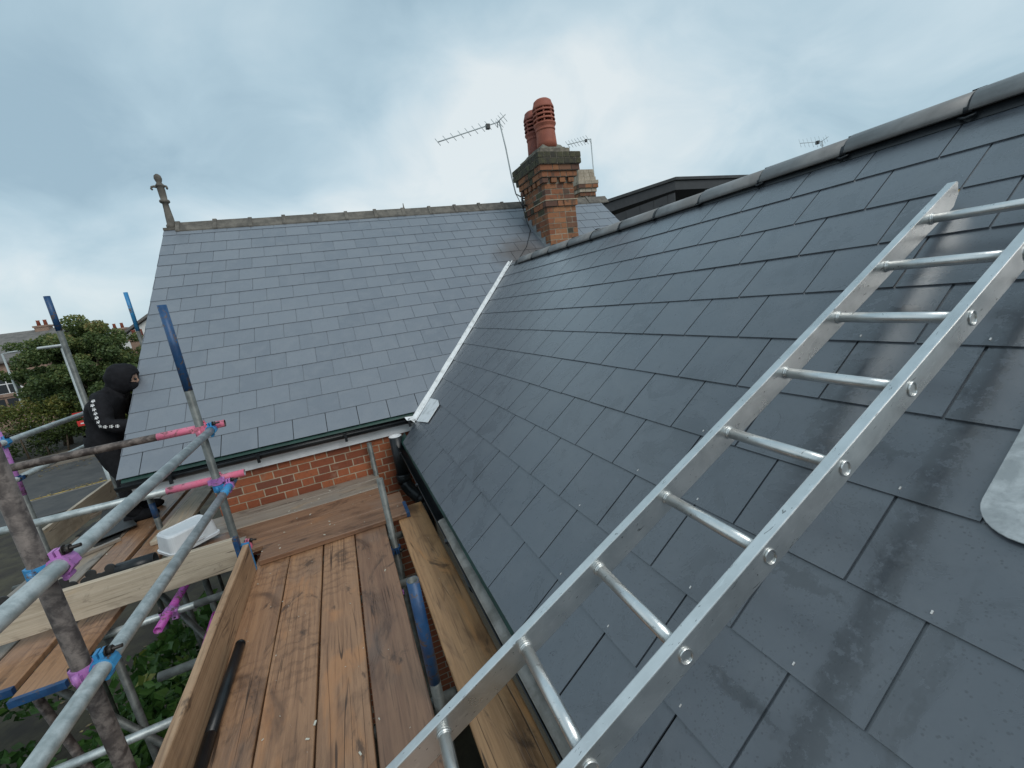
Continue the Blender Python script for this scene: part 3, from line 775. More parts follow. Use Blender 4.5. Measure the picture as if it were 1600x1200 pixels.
# ------------------------------------------------------------------ chimney
chim = bpy.data.objects.new('chimney', None); C.objects.link(chim); chim.parent = house; chim.location = Vector((3.76, 6.53, .2))-house.location
CX0, CX1, CY0, CY1 = 3.495, 4.03, 6.15, 6.90
bm = NB(); box(bm, CX0+.0035, CX1-.0035, CY0+.0035, CY1-.0035, .2, 2.0); part('core', bm, 'mortar_old', chim)
off_c = woff(chim)
def ring_course(z, h, pr, mat, par, dark=0.0, hdr=False, jt=.012):
    x0, x1, y0, y1 = CX0-pr, CX1+pr, CY0-pr, CY1+pr
    mats = lambda: 'moss_brick' if random.random() < dark else mat
    def run(a0, a1, fixed, axis, start):
        x = a0; k = start
        while x < a1-.01:
            l = .226 if k % 2 == 0 else .113
            if hdr: l = .113
            e_ = min(x+l, a1)
            if a1-e_ < .05: e_ = a1
            me = brickmesh(round(e_-x-jt, 3), .10, round(h-jt, 3), mats())
            if axis == 'x': M = Matrix.Translation(Vector(((x+e_)/2, fixed, z+h/2))-off_c)
            else: M = Matrix.Translation(Vector((fixed, (x+e_)/2, z+h/2))-off_c)@Matrix.Rotation(math.pi/2, 4, 'Z')
            j = random.uniform(-.003, .003); M = Matrix.Translation((j if axis == 'y' else 0, j if axis == 'x' else 0, 0))@M
            link('brick', me, None, chim, M); x = e_; k += 1
    run(x0-jt/2, x1+jt/2, y0+.05, 'x', par); run(x0-jt/2, x1+jt/2, y1-.05, 'x', par)
    run(y0+.102, y1-.102, x0+.05, 'y', 1-par); run(y0+.102, y1-.102, x1-.05, 'y', 1-par)
z = .46; k = 0
while z < 1.29:
    ring_course(z, .0845, 0, 'brick_old', k % 2, .06); z += .0845; k += 1
ring_course(z, .092, .028, 'brick_old', 0, .45); zs = z+.092
bm = NB(); box(bm, CX0-.034, CX1+.034, CY0-.034, CY1+.034, zs, zs+.012); part('string_mortar', bm, 'mortar', chim)
z = zs+.012; k = 0
while z < 1.60:
    ring_course(z, .083, .0, 'brick_old', k % 2, .05); z += .083; k += 1
zd = z
# dentil course
dent = []
x = CX0-.04
for yy in (CY0-.04, ):
    x = CX0-.045
    while x < CX1+.03:
        me = brickmesh(.10, .10, .066, 'brick_old'); link('dentil', me, None, chim, Matrix.Translation(Vector((x+.05, yy+.05, zd+.04))-off_c)); x += .158
y_ = CY0+.07
while y_ < CY1+.03:
    me = brickmesh(.10, .10, .066, 'brick_old'); link('dentil', me, None, chim, Matrix.Translation(Vector((CX0-.04+.05, y_+.05, zd+.04))-off_c)@Matrix.Rotation(math.pi/2, 4, 'Z')); y_ += .158
bm = NB(); box(bm, CX0+.003, CX1-.003, CY0+.003, CY1-.003, zd, zd+.085); part('core', bm, 'mortar_dark', chim)
z = zd+.083
for pr, dk in ((.055, .05), (.085, .15)):
    bm = NB(); box(bm, CX0-pr+.006, CX1+pr-.006, CY0-pr+.006, CY1+pr-.006, z, z+.088); part('core', bm, 'mortar_dark', chim)
    ring_course(z, .088, pr, 'brick_old', k % 2, dk); z += .088; k += 1
for pr, dk in ((.115, .85), (.118, 1.0)):
    bm = NB(); box(bm, CX0-pr+.006, CX1+pr-.006, CY0-pr+.006, CY1+pr-.006, z, z+.088); part('core', bm, 'mortar_dark', chim)
    ring_course(z, .086, pr, 'brick_old', k % 2, dk, hdr=(k % 2 == 0)); z += .088; k += 1
ring_course(z, .095, -.02, 'brick_old', 0, 1.0); ztop = z+.095
bm = NB(); rows = []
box(bm, CX0+.0, CX1-.0, CY0+.0, CY1-.0, z-.01, z+.09)
part('core', bm, 'mortar_dark', chim)
# sloping mossy weathering on the cap ledge and mortar round the pots
def wedge(bm, x0, x1, y0, y1, zb, zt, ins):
    a = [bm.verts.new(q) for q in ((x0, y0, zb), (x1, y0, zb), (x1, y1, zb), (x0, y1, zb))]; c = [bm.verts.new(q) for q in ((x0+ins, y0+ins, zt), (x1-ins, y0+ins, zt), (x1-ins, y1-ins, zt), (x0+ins, y1-ins, zt))]
    bm.faces.new(a[::-1]); bm.faces.new(c)
    for i in range(4): bm.faces.new((a[i], a[(i+1) % 4], c[(i+1) % 4], c[i]))
bm = NB(); wedge(bm, CX0-.11, CX1+.11, CY0-.11, CY1+.11, z-.006, z+.022, .09)
bmesh.ops.subdivide_edges(bm, edges=bm.edges[:], cuts=6, use_grid_fill=True)
for v in bm.verts: v.co += Vector((random.uniform(-1, 1), random.uniform(-1, 1), random.uniform(-.4, 1)))*.009
part('weathering', bm, 'moss_brick', chim)
bm = NB(); wedge(bm, CX0+.02, CX1-.02, CY0+.02, CY1-.02, ztop-.02, ztop+.075, .09)
bmesh.ops.subdivide_edges(bm, edges=bm.edges[:], cuts=6, use_grid_fill=True)
for v in bm.verts: v.co += Vector((random.uniform(-1, 1), random.uniform(-1, 1), random.uniform(-.4, 1)))*.010
part('flaunching', bm, 'flaunch', chim)
def pot(cx, cy, z0, mat, sc=1.0):
    bm = NB(); h = [(.165, 0), (.160, .10), (.152, .26), (.150, .272), (.160, .276), (.162, .29), (.156, .296), (.157, .33), (.178, .355), (.180, .375), (.150, .385), (.150, .40)]
    lathe(bm, [(r*sc, z0+q*sc) for r, q in h], cx, cy, 24); p_ = part('chimney_pot', bm, mat, chim, True)
    bm = NB()
    for zz in (.415, .475, .535):
        lathe(bm, [(.10*sc, z0+zz*sc+.025), (.172*sc, z0+zz*sc), (.178*sc, z0+zz*sc+.010), (.165*sc, z0+zz*sc+.036), (.10*sc, z0+zz*sc+.05)], cx, cy, 24)
    lathe(bm, [(.06*sc, z0+.40*sc), (.06*sc, z0+.60*sc)], cx, cy, 12)
    o = part('louvre', bm, mat, p_) if False else part('louvre', bm, mat, chim, True)
    bm = NB()
    for a in range(8):
        an = a*math.pi/4+.3; box(bm, .135*sc, .168*sc, -.012, .012, z0+.38*sc, z0+.60*sc, Matrix.Translation((cx, cy, 0))@Matrix.Rotation(an, 4, 'Z'))
    part('louvre_post', bm, mat, chim)
    bm = NB(); lathe(bm, [(.10*sc, z0+.585*sc), (.172*sc, z0+.585*sc), (.174*sc, z0+.605*sc), (.160*sc, z0+.64*sc), (.146*sc, z0+.68*sc), (.142*sc, z0+.70*sc), (.11*sc, z0+.725*sc), (.0*sc+.002, z0+.735*sc)], cx, cy, 24); part('hood', bm, mat, chim, True)
pot(3.755, 6.37, ztop+.035, 'terracotta', 1.0); pot(3.755, 6.72, ztop+.035, 'terracotta_dark', .97)
# lead flashing stepped up the left flank, back-gutter apron and the pale mortar fillet
bm = NB(); prism(bm, [PB(1.9, 3.30, .03), PB(3.15, 3.30, .03), PB(3.15, 3.42, .03), PB(1.9, 3.42, .03)], -nB*.006)
box(bm, CX0-.008, CX0+.002, CY0-.02, CY1+.05, .45, .62)
part('flashing', bm, 'lead', chim)
bm = NB()
for i in range(6):
    y0_ = CY0+.02+i*.14; pz = PB(0, 0).z
    s_at = (y0_+.14*.5-YE)/math.cos(BE); zz = ZB+s_at*math.sin(BE)
    prism(bm, [(CX0-.007, y0_, zz-.12), (CX0-.007, y0_+.14, zz-.02), (CX0-.007, y0_+.14, zz+.20), (CX0-.007, y0_, zz+.20)], (.005, 0, 0))
part('stepped_flashing', bm, 'lead', chim)
bm = NB(); pathtube(bm, [PB((y-YE)/math.cos(BE), CX0+.045+0*y, .035) for y in (6.1, 6.4, 6.7, 6.95)], .011, 6); part('mortar_fillet', bm, 'white_grp', chim, True)

# ------------------------------------------------------------------ aerials
def aerial(name, mast, boom0, boom1, n_el, el_len, label, mat='lamp_grey', r=.012, reflector=True):
    e = empty(name, mast[0], label, 'aerial')
    bm = NB(); pathtube(bm, mast, r, 8); part('mast', bm, mat, e, True)
    b0, b1 = Vector(boom0), Vector(boom1); d = (b1-b0)
    bm = NB(); pathtube(bm, [b0, b1], r*.75, 6); part('boom', bm, mat, e, True)
    side = Vector((d.y, -d.x, 0)).normalized(); upd = side.cross(d.normalized()); side, upd = (side*.45+upd*.9).normalized(), (upd*.45-side*.9).normalized()
    for i in range(n_el):
        c = b1-d*(i/(n_el-1))*.9*1.0; l = el_len*(.72+.28*i/(n_el-1))
        bm = NB(); pathtube(bm, [c-side*l*.5, c+side*l*.5], r*.38, 5); part('element', bm, mat, e)
    c = b0+d*.22; bm = NB(); box(bm, c.x-.03, c.x+.03, c.y-.03, c.y+.03, c.z-.05, c.z+.02); bevel(bm, .01, 2); part('dipole_box', bm, 'black_dull', e)
    if reflector:
        bm = NB()
        for sg in (-1, 1):
            for k in range(2): 
                q = b0-d.normalized()*(.02+.02*k)+upd*sg*(.03+.05*k); pathtube(bm, [q-side*.09, q+side*.09], r*.35, 5)
            pathtube(bm, [b0+d*.05, b0-d.normalized()*.05+upd*sg*.13], r*.6, 5)
        part('reflector', bm, mat, e)
    return e
ma = [uy(816, 313, 6.95), uy(806, 303, 6.85), uy(799, 275, 6.85), uy(790, 230, 6.85), uy(780, 189, 6.85)]
ma[0] = Vector((3.475, 6.86, ma[0].z))
e = aerial('tv_aerial', ma, uy(781, 190, 6.85), uy(684, 222, 6.25), 9, .17, 'television aerial with a long toothed boom on a bent mast strapped to the near chimney')
bm = NB(); tubeb(bm, (3.40, 6.80, 1.50), (3.495, 6.85, 1.50), .012, 0); tubeb(bm, (3.42, 6.84, 1.62), (3.42, 6.84, 1.45), .02, 0); part('bracket', bm, 'black_dull', e)
bm = NB(); pathtube(bm, [ma[1], Vector((3.40, 6.8, 1.45)), Vector((3.46, 6.86, 1.25)), PB(3.2, 3.25, .03), PB(2.75, 2.98, .025), PB(2.45, 2.72, .025)], .006, 6); part('cable', bm, 'black_plastic', e, True)

# ------------------------------------------------------------------ neighbours behind: second chimney, dormer, aerials
c2 = empty('neighbour_chimney', (7.65, 11.3, 1.2), 'worn pale brick chimney rising behind the main roof, beside the thin aerial', 'chimney')
bm = NB(); box(bm, 7.42, 7.93, 11, 11.8, -1.0, 2.75); part('core', bm, 'mortar_dark', c2)
def band(e, x0, x1, y0, y1, z0, h, mat, nx=3, ny=4):
    for i in range(nx):
        l = (x1-x0)/nx; me = brickmesh(round(l-.014, 3), .10, round(h-.012, 3), mat); link('brick', me, None, e, Matrix.Translation(Vector((x0+l*(i+.5), y0+.05, z0+h/2))-e.location))
    for i in range(ny):
        l = (y1-y0-.2)/ny; me = brickmesh(round(l-.014, 3), .10, round(h-.012, 3), mat); link('brick', me, None, e, Matrix.Translation(Vector((x0+.05, y0+.1+l*(i+.5), z0+h/2))-e.location)@Matrix.Rotation(math.pi/2, 4, 'Z'))
simple('brick_pale', (.30, .25, .19), (.44, .38, .30), 7, .9)
zz = 2.05
for pr, mt in ((0, 'brick_old'), (0, 'brick_pale'), (0, 'brick_old'), (0, 'brick_pale'), (0, 'brick_old'), (.02, 'brick_old'), (.05, 'brick_pale'), (.09, 'brick_old'), (.10, 'brick_pale'), (.05, 'brick_pale'), (.03, 'brick_pale'), (.02, 'brick_pale')):
    band(c2, 7.42-pr, 7.93+pr, 11-pr, 11.8+pr, zz, .105, mt); bm = NB(); box(bm, 7.43-pr, 7.92+pr, 11.01-pr, 11.79+pr, zz, zz+.105); part('core', bm, 'mortar', c2); zz += .105
bm = NB(); lathe(bm, [(.12, zz-.02), (.11, zz+.22), (.13, zz+.24), (.12, zz+.28)], 7.55, 11.3, 16); part('chimney_pot', bm, 'terracotta', c2, True)
m2 = [uy(931, 312, 11.0), uy(929, 285, 11.0), uy(923, 217, 11.0)]
aerial('tv_aerial', m2, m2[2], uy(887, 226, 10.6), 8, .3, 'small thin television aerial on a straight mast behind the pale brick chimney', r=.016, reflector=False)
m3 = [uy(1286, 240, 6.5), uy(1285, 221, 6.5)]
aerial('tv_aerial', m3, m3[1], uy(1250, 224, 6.7), 6, .3, 'distant aerial just showing over the smooth grey ridge tiles', r=.008)

dm = empty('dormer', (9, 9.5, -1), 'dark grey flat roofed dormer clad in slate behind the ridge', 'dormer')
Pc = uy(1056, 276, 8.6); Pl = uy(934, 322, 9.6)
dx0, dy0, dzt = Pc.x, Pc.y, Pc.z
ld = Vector((Pl.x-Pc.x, Pl.y-Pc.y, 0)).normalized(); 
def dpt(l, o_, z): q = Vector((dx0, dy0, 0))+ld*l; nrm = Vector((ld.y, -ld.x, 0)); 
def dv(l, m_, z): return Vector((dx0, dy0, 0))+ld*l+Vector((1, .02, 0))*m_+Z*z
ll = (Vector((Pl.x, Pl.y, 0))-Vector((dx0, dy0, 0))).length
bm = NB(); prism(bm, [dv(0, 0, dzt-.07), dv(ll+.6, 0, Pl.z-.07), dv(ll+.6, 6, Pl.z-.07), dv(0, 6, dzt-.07)], Z*.07); part('roof_edge', bm, 'black_dull', dm)
bm = NB(); prism(bm, [dv(.1, .1, dzt-.30), dv(ll+.5, .1, Pl.z-.30), dv(ll+.5, 5.9, Pl.z-.30), dv(.1, 5.9, dzt-.30)], Z*.228); part('fascia', bm, 'dormer_grey', dm)
bm = NB(); prism(bm, [dv(.25, .25, -1.5), dv(ll+.5, .25, -1.5), dv(ll+.5, 5.5, -1.5), dv(.25, 5.5, -1.5)], Z*(dzt-.32+1.5-.9)); part('core', bm, 'black_dull', dm)
for r in range(7):
    for i in range(8):
        l0 = .2+i*.36+(r % 2)*.18-.18; z1 = dzt-.32-r*.24
        if l0 > ll+.3: continue
        k0, k1 = max(l0, .2)/ll, min(l0+.35, ll+.4)/ll
        zt = lambda k: z1+(Pl.z-dzt)*k
        a, b_ = dv(k0*ll, .2, 0), dv(k1*ll, .2, 0)
        bm = NB(); prism(bm, [(a.x, a.y, zt(k0)-.235), (b_.x, b_.y, zt(k1)-.235), (b_.x, b_.y, zt(k1)), (a.x, a.y, zt(k0))], (.03, .005, 0)); part('cladding_slate', bm, 'dormer_grey', dm)

# ------------------------------------------------------------------ scaffold frame
ZP = -1.65
scaf = empty('tube_scaffold', (-1.2, 3.2, GZ), 'tube scaffold with pink and blue painted ends around the boarded platforms', 'scaffold')
TR = .02415
def tube(name, p0, p1, mat, paints=(), r=TR, label=None):
    bm = NB(); tubeb(bm, p0, p1, r, .004, 18); o = part(name, bm, mat, scaf)
    if label: o['label'] = label
    p0, p1 = Vector(p0), Vector(p1); d = p1-p0
    for a, b_, m_ in paints:
        bm = NB(); tubeb(bm, p0+d*a, p0+d*b_, r+.0008, .002, 18); part('painted_end', bm, m_, o)
    return o
def coupler(c1, d1, c2, d2, mat, mat2=None, bolt=True):
    """right angle clamp: two hinged half shells, each with lugs, a flap and a swing bolt with nut and washer"""
    c1, c2, d1, d2 = Vector(c1), Vector(c2), Vector(d1).normalized(), Vector(d2).normalized()
    bx_ = (c2-c1).normalized()
    def shell(bm, c, d, toward):
        w_ = d.cross(toward).normalized(); v_ = w_.cross(d)
        M = Matrix(((d.x, w_.x, v_.x, c.x), (d.y, w_.y, v_.y, c.y), (d.z, w_.z, v_.z, c.z), (0, 0, 0, 1)))
        prof = []
        for i in range(10):
            an = 2*math.pi*i/10; rr_ = .0305+.003*(i % 2); prof.append((math.cos(an)*rr_, math.sin(an)*rr_))
        a_ = [bm.verts.new(M@Vector((-.023, y, z))) for y, z in prof]; b2 = [bm.verts.new(M@Vector((.023, y, z))) for y, z in prof]
        i_ = [bm.verts.new(M@Vector((-.023, y*.8, z*.8))) for y, z in prof]; j_ = [bm.verts.new(M@Vector((.023, y*.8, z*.8))) for y, z in prof]
        for i in range(10):
            k = (i+1) % 10; bm.faces.new((a_[i], a_[k], b2[k], b2[i])); bm.faces.new((a_[k], a_[i], i_[i], i_[k])); bm.faces.new((b2[i], b2[k], j_[k], j_[i])); bm.faces.new((i_[k], i_[i], j_[i], j_[k]))
        box(bm, -.016, .016, .027, .050, .002, .012, M); box(bm, -.016, .016, .027, .050, -.014, -.004, M); box(bm, -.012, .012, -.042, -.027, -.010, .010, M)
        tubeb(bm, M@Vector((-.020, -.040, 0)), M@Vector((.020, -.040, 0)), .008, 0, 8)
        return M
    bm = NB(); M1 = shell(bm, c1, d1, bx_)
    mid = (c1+c2)/2; u = d1; v = bx_.cross(u)
    if v.length < .1: v = d2
    v.normalize(); Mm = Matrix(((u.x, v.x, bx_.x, mid.x), (u.y, v.y, bx_.y, mid.y), (u.z, v.z, bx_.z, mid.z), (0, 0, 0, 1)))
    box(bm, -.021, .021, -.021, .021, -.014, .014, Mm)
    o = part('coupler', bm, mat, scaf)
    bm = NB(); M2 = shell(bm, c2, d2, -bx_); part('clamp_flap', bm, mat2 or mat, o)
    if bolt:
        for M in (M1, M2):
            bm = NB(); tubeb(bm, M@Vector((0, .040, .020)), M@Vector((0, .040, -.058)), .0062, 0, 8); tubeb(bm, M@Vector((0, .040, -.016)), M@Vector((0, .040, -.019)), .0165, 0, 12); tubeb(bm, M@Vector((0, .040, -.019)), M@Vector((0, .040, -.033)), .0135, 0, 6); part('bolt', bm, 'bolt', o)
    return o
S1 = Vector((-.955, 1.61, 0)); S2 = Vector((-.958, 3.30, 0)); S5 = Vector((-2.60, 4.52, 0)); S3 = Vector((-2.50, 5.60, 0)); S4 = Vector((-2.55, 7.55, 0))
tube('standard', S1+Z*GZ, S1+Z*.45, 'rusty', ((.87, 1, 'pink'),))
tube('standard', S2+Z*GZ, S2+Z*.262, 'galv_dull', ((.885, 1, 'blue_dark'),))
tube('standard', S5+Z*GZ, S5+Z*-.42, 'galv_dull', ((.86, .99, 'mauve'),))
t3 = uy(81, 462, 5.60).z; tube('standard', S3+Z*GZ, S3+Z*t3, 'galv_dull', ((.935, 1, 'blue_dark'),))
t4 = uy(194, 457, 7.55).z; tube('standard', S4+Z*GZ, S4+Z*t4, 'galv_dull', ((.90, 1, 'paint_blue'),))
# guard rails on the long side
T2a, T2b = Vector((-.902, .25, -.598)), Vector((-.902, 3.40, -.585))
tube('guard_rail', T2a, T2b, 'galv'); 
T3a, T3b = Vector((-.902, .25, -.935)), Vector((-.895, 3.42, -1.0))
tube('guard_rail', T3a, T3b, 'galv', ((.90, .997, 'paint_blue'),))
# return rails towards the gable
T4 = (Vector((-2.75, 3.352, -.565)), Vector((-.828, 3.352, -.567))); tube('guard_rail', *T4, 'rusty', ((.80, 1, 'pink'),))
T5 = (Vector((-2.75, 3.352, -.925)), Vector((-.80, 3.352, -.947))); tube('guard_rail', *T5, 'galv', ((.765, 1, 'pink'),))
# outer rails past the gable
tube('guard_rail', (-2.575, 4.1, -.55), (-2.565, 5.75, -.55), 'galv', ((.93, 1, 'magenta'),))
tube('guard_rail', (-2.60, 4.2, -.86), (-2.55, 6.6, -.87), 'galv')
coupler(S1+Z*-.60, Z, Vector((-.902, 1.61, -.595)), Yd, 'paint_blue', 'mauve')
coupler(S1+Z*-.965, Z, Vector((-.902, 1.61, -.963)), Yd, 'mauve', 'paint_blue')
coupler(S2+Z*-.585, Z, Vector((-.902, 3.30, -.585)), Yd, 'pink', 'paint_blue')
coupler(S2+Z*-.567, Z, Vector((-.958, 3.352, -.567)), Xd, 'pink', 'pink', False)
coupler(S2+Z*-.995, Z, Vector((-.897, 3.30, -.998)), Yd, 'paint_blue', 'mauve')
coupler(S2+Z*-.945, Z, Vector((-.958, 3.352, -.945)), Xd, 'mauve', 'pink', False)
coupler(S2+Z*-1.47, Z, Vector((-.905, 3.32, -1.48)), Yd, 'paint_blue', 'pink')
coupler(S5+Z*-.55, Z, Vector((-2.575, 4.52, -.55)), Yd, 'paint_blue', 'paint_blue')
coupler(S5+Z*-.86, Z, Vector((-2.60, 4.50, -.86)), Yd, 'blue_dark', 'paint_blue')
coupler(S3+Z*-.87, Z, Vector((-2.56, 5.60, -.865)), Yd, 'paint_blue', 'paint_blue')
# short blue-banded post standing on the far boards
q5 = uz(251, 826, ZP); tube('standard', (q5.x, q5.y, GZ), (q5.x, q5.y, -1.30), 'galv_dull', ((.93, .975, 'blue_dark'),))
# inner standards
tube('standard', (.075, 1.56, GZ), (.072, 1.56, uy(641, 905, 1.57).z), 'galv_dull', ((.86, 1, 'blue_dark'),))
tube('standard', (.082, 3.07, GZ), (.070, 3.07, uy(594, 748, 3.07).z), 'galv_dull')
tube('standard', (.088, 4.36, GZ), (.075, 4.36, uy(577, 692, 4.36).z), 'galv_dull')
# ledgers and transoms under the boards
for y, m_ in ((.55, 'galv_dull'), (1.62, 'galv_dull'), (2.55, 'galv_dull'), (3.18, 'galv_dull')):
    tube('transom', (-1.25, y, -1.688-TR), (.36, y, -1.688-TR), m_)
tube('ledger', (-.985, -1.2, -1.765), (-.985, 3.7, -1.765), 'galv_dull'); tube('ledger', (.0, -1.2, -1.765), (.0, 4.3, -1.765), 'galv_dull')
tube('ledger', (-2.9, 3.28, -1.765), (-.75, 3.27, -1.765), 'galv')
tube('transom', (-1.405, 3.02, -1.715), (-1.37, 4.3, -1.715), 'magenta')
tube('ledger', (-2.8, 4.4, -1.72), (-1.45, 4.42, -1.72), 'galv_dull'); tube('transom', (-2.8, 6.3, -1.72), (-1.45, 6.3, -1.72), 'galv_dull')
# lower lift
tube('ledger', (-2.9, 3.36, -3.1), (-.6, 3.34, -3.1), 'galv_dull', ((.3, .55, 'blue_dark'),)); tube('ledger', (-1.01, -1.2, -3.12), (-1.01, 4.2, -3.12), 'galv_dull', ((.2, .4, 'pink'),))
tube('ledger', (-2.8, 2.2, -2.75), (-.7, 2.2, -2.75), 'galv', ((.0, .14, 'pink'),)); tube('ledger', (-2.4, 2.75, -2.45), (-.75, 2.75, -2.45), 'galv_dull', ((.55, .72, 'pink'),))
tube('brace', (-1.0, 3.2, -3.9), (-2.45, 3.5, -1.75), 'galv_dull'); tube('brace', (-1.25, 3.9, -2.5), (-1.95, 2.4, -3.6), 'magenta'); tube('brace', (-1.9, 4.3, -2.1), (-.95, 3.3, -3.0), 'galv_dull')
tube('standard', (-1.85, 3.42, GZ), (-1.85, 3.42, -1.72), 'galv_dull'); tube('standard', (-1.45, 4.0, GZ), (-1.45, 4.0, -1.72), 'galv_dull')
for a_, b_, m_, pt in (((-2.6, 2.6, -2.05), (-.9, 2.62, -2.05), 'galv', ((.80, 1, 'pink'),)), ((-1.55, 2.0, -2.5), (-1.52, 4.3, -2.5), 'galv_dull', ((0, .2, 'pink'),)), ((-2.2, 3.9, -3.4), (-.8, 3.85, -3.4), 'galv_dull', ((.6, .8, 'mauve'),)),
                    ((-1.3, 2.1, GZ), (-1.3, 2.1, -1.9), 'galv_dull', ()), ((-2.3, 3.4, -1.9), (-1.1, 2.2, -4.3), 'rusty', ()), ((-1.2, 3.3, -1.9), (-2.5, 3.9, -4.2), 'magenta', ())):
    tube('ledger', a_, b_, m_, pt)
coupler((-1.52, 2.62, -2.50), Yd, (-1.55, 2.62, -2.10), Xd, 'pink', 'mauve', False); coupler((-1.3, 2.1, -2.05), Z, (-1.3, 2.15, -2.05), Xd, 'pink', 'pink')
coupler((-.985, 1.61, -1.765), Yd, (-.955, 1.61, -1.765), Z, 'mauve', 'mauve'); coupler((-1.40, 3.2, -1.715), Yd, (-1.40, 3.275, -1.765), Xd, 'mauve', 'mauve')
coupler((.0, 2.55, -1.765), Yd, (.0, 2.55, -1.715), Xd, 'mauve', 'magenta')
coupler((.08, 3.07, -1.76), Z, (.03, 3.07, -1.765), Yd, 'blue_dark', 'blue_dark')

# ------------------------------------------------------------------ scaffold boards (each lies loose: a thing of its own)
def board(label, p0, p1, width, ztop, mat, bands=(), th=.038, up=None, group=None, edge=.003, name='scaffold_board', warp=.002):
    """p0,p1: ends of the centre line (x,y); up: board stands on edge"""
    a, b_ = Vector((*p0, 0)), Vector((*p1, 0)); d = b_-a; L = d.length; ang = math.atan2(d.y, d.x)
    e = empty(name, (a.x, a.y, ztop-th if not up else ztop-width), label, 'board' if not up else 'toe board', group)
    bm = NB()
    n_ = max(4, int(L/.2))
    W2, T2 = (width/2, th) if not up else (th/2, width)
    sec = [(-W2, 0), (W2, 0), (W2, T2), (-W2, T2)]
    ph = random.uniform(0, 6)
    rings = []
    for i in range(n_+1):
        x = L*i/n_; dz = warp*math.sin(ph+i*.9); dw = warp*.7*math.sin(ph*2+i*1.3)
        rings.append([bm.verts.new((x, y+dw, z+(dz if z > 0 else 0)*.5)) for y, z in sec])
    for q, r_ in zip(rings, rings[1:]):
        for i in range(4): bm.faces.new((q[i], r_[i], r_[(i+1) % 4], q[(i+1) % 4]))
    bm.faces.new(rings[0]); bm.faces.new(rings[-1][::-1])
    bmesh.ops.recalc_face_normals(bm, faces=bm.faces)
    es = [ed for ed in bm.edges if len(ed.link_faces) == 2 and ed.calc_face_angle(0) > .9]
    bmesh.ops.bevel(bm, geom=es, offset=edge, segments=3 if edge > .005 else 1, affect='EDGES', profile=.5)
    me = mesh_bm('plank', bm); o = link('plank', me, mat, e); o.rotation_euler.z = ang
    for at, m_ in bands:
        bm = NB(); x0, x1 = (-.0015, .026) if at == 0 else (L-.026, L+.0015)
        g_ = .0015
        box(bm, x0, x1, -W2-g_, W2+g_, -g_*0, T2+g_); o2 = link('end_band', mesh_bm('end_band', bm), m_, e); o2.rotation_euler.z = ang
    return e
xe = [-.893, -.661, -.425, -.196, .046]
labs = ['rough sawn brown walkway board lying along the toe board, under the black pipe',
        'sawn brown walkway board with dark knots, second in from the toe board',
        'brown walkway board with slanting saw marks, between two dark gaps',
        'smooth reddish walkway board beside the blue painted tube']
for i in range(4):
    a, b_ = xe[i], xe[i+1]; g_ = .004 if i != 1 else .0045
    board(labs[i], ((a+b_)/2-.002, -.9), ((a+b_)/2-.002, 3.42+.1*i*0), (b_-a)-(.003 if i == 0 else .010), ZP+random.uniform(-.002, .001), ('board_brown', 'board_brown', 'board_brown', 'board_red')[i])
# inner board close to the gutter
board('worn orange board lying under the black gutter, next to the wall', (.287, .2), (.262, 3.52), .236, ZP+.0, 'board_orange', edge=.012)
# raised boards across, in front of the brick wall
zr_ = ZP+.040
ys = [3.285, 3.522, 3.762, 4.008, 4.245, 4.415]
xs0 = (-.862, -1.45, -1.45, -1.45, -1.5); xs1 = (.245, .235, .12, .11, .10)
rl = ['front board of the cross platform, with blue banded end beside a grey tube', 'second board of the cross platform, counting back from its blue banded front board',
      'third board of the cross platform, splashed with mortar', 'fourth board of the cross platform, one in from the brick wall', 'narrow worn board tucked against the foot of the brick wall']
for i in range(5):
    a, b_ = ys[i], ys[i+1]; yc = (a+b_)/2
    board(rl[i], (xs0[i], yc), (xs1[i], yc+.006), (b_-a)-(.004 if i in (0, 2) else .009), zr_+random.uniform(-.002, .002), ('board_brown', 'board_red', 'board_red', 'board_grey', 'board_grey')[i] if i else 'board_red', ((1, 'blue_dark'),) if i == 0 else ())
# blue edging band along the right end of the front board
# toe boards
board('long brown toe board on edge with a blue banded end, beside the black pipe', (-.895, -.9), (-.895, 3.27), .215, -1.432, 'board_tan', ((1, 'paint_blue'),), up=True, edge=.004)
board('pale weathered toe board on edge below the pink ended rails', (-2.9, 3.215), (-.925, 3.225), .222, -1.352, 'board_pale', ((1, 'blue_dark'),), up=True, edge=.004)
# platform past the gable
ll_ = ['board with a bright blue end jutting out under the pale toe board', 'board with a shorter blue end beside the jutting one, under the pale toe board', 'wet grey brown board under the heap of black slates', 'outermost wet board beyond the heap of black slates']
px_ = [(-1.815, 2.72), (-2.085, 2.83), (-2.33, 2.95), (-2.57, 3.05)]
for i, (xc, y0) in enumerate(px_):
    board(ll_[i], (xc, y0), (xc+.01, 7.6), .228, ZP+random.uniform(-.002, .002), ('board_orange', 'board_orange', 'board_grey', 'board_grey')[i] if i > 1 else 'board_brown', ((0, 'blue_dark'),) if i < 2 else ())
board('pale board lying loose next to the corner of the brick wall', (-1.735, 4.28), (-1.71, 6.2), .205, ZP+.041, 'board_pale')
board('outer toe board on edge behind the black slates', (-2.76, 4.6), (-2.80, 6.35), .215, -1.43, 'board_pale', up=True)
board('dark grey plank lying under the white tub', (-2.25, 3.60), (-1.0, 3.62), .20, ZP+.079, 'board_grey')

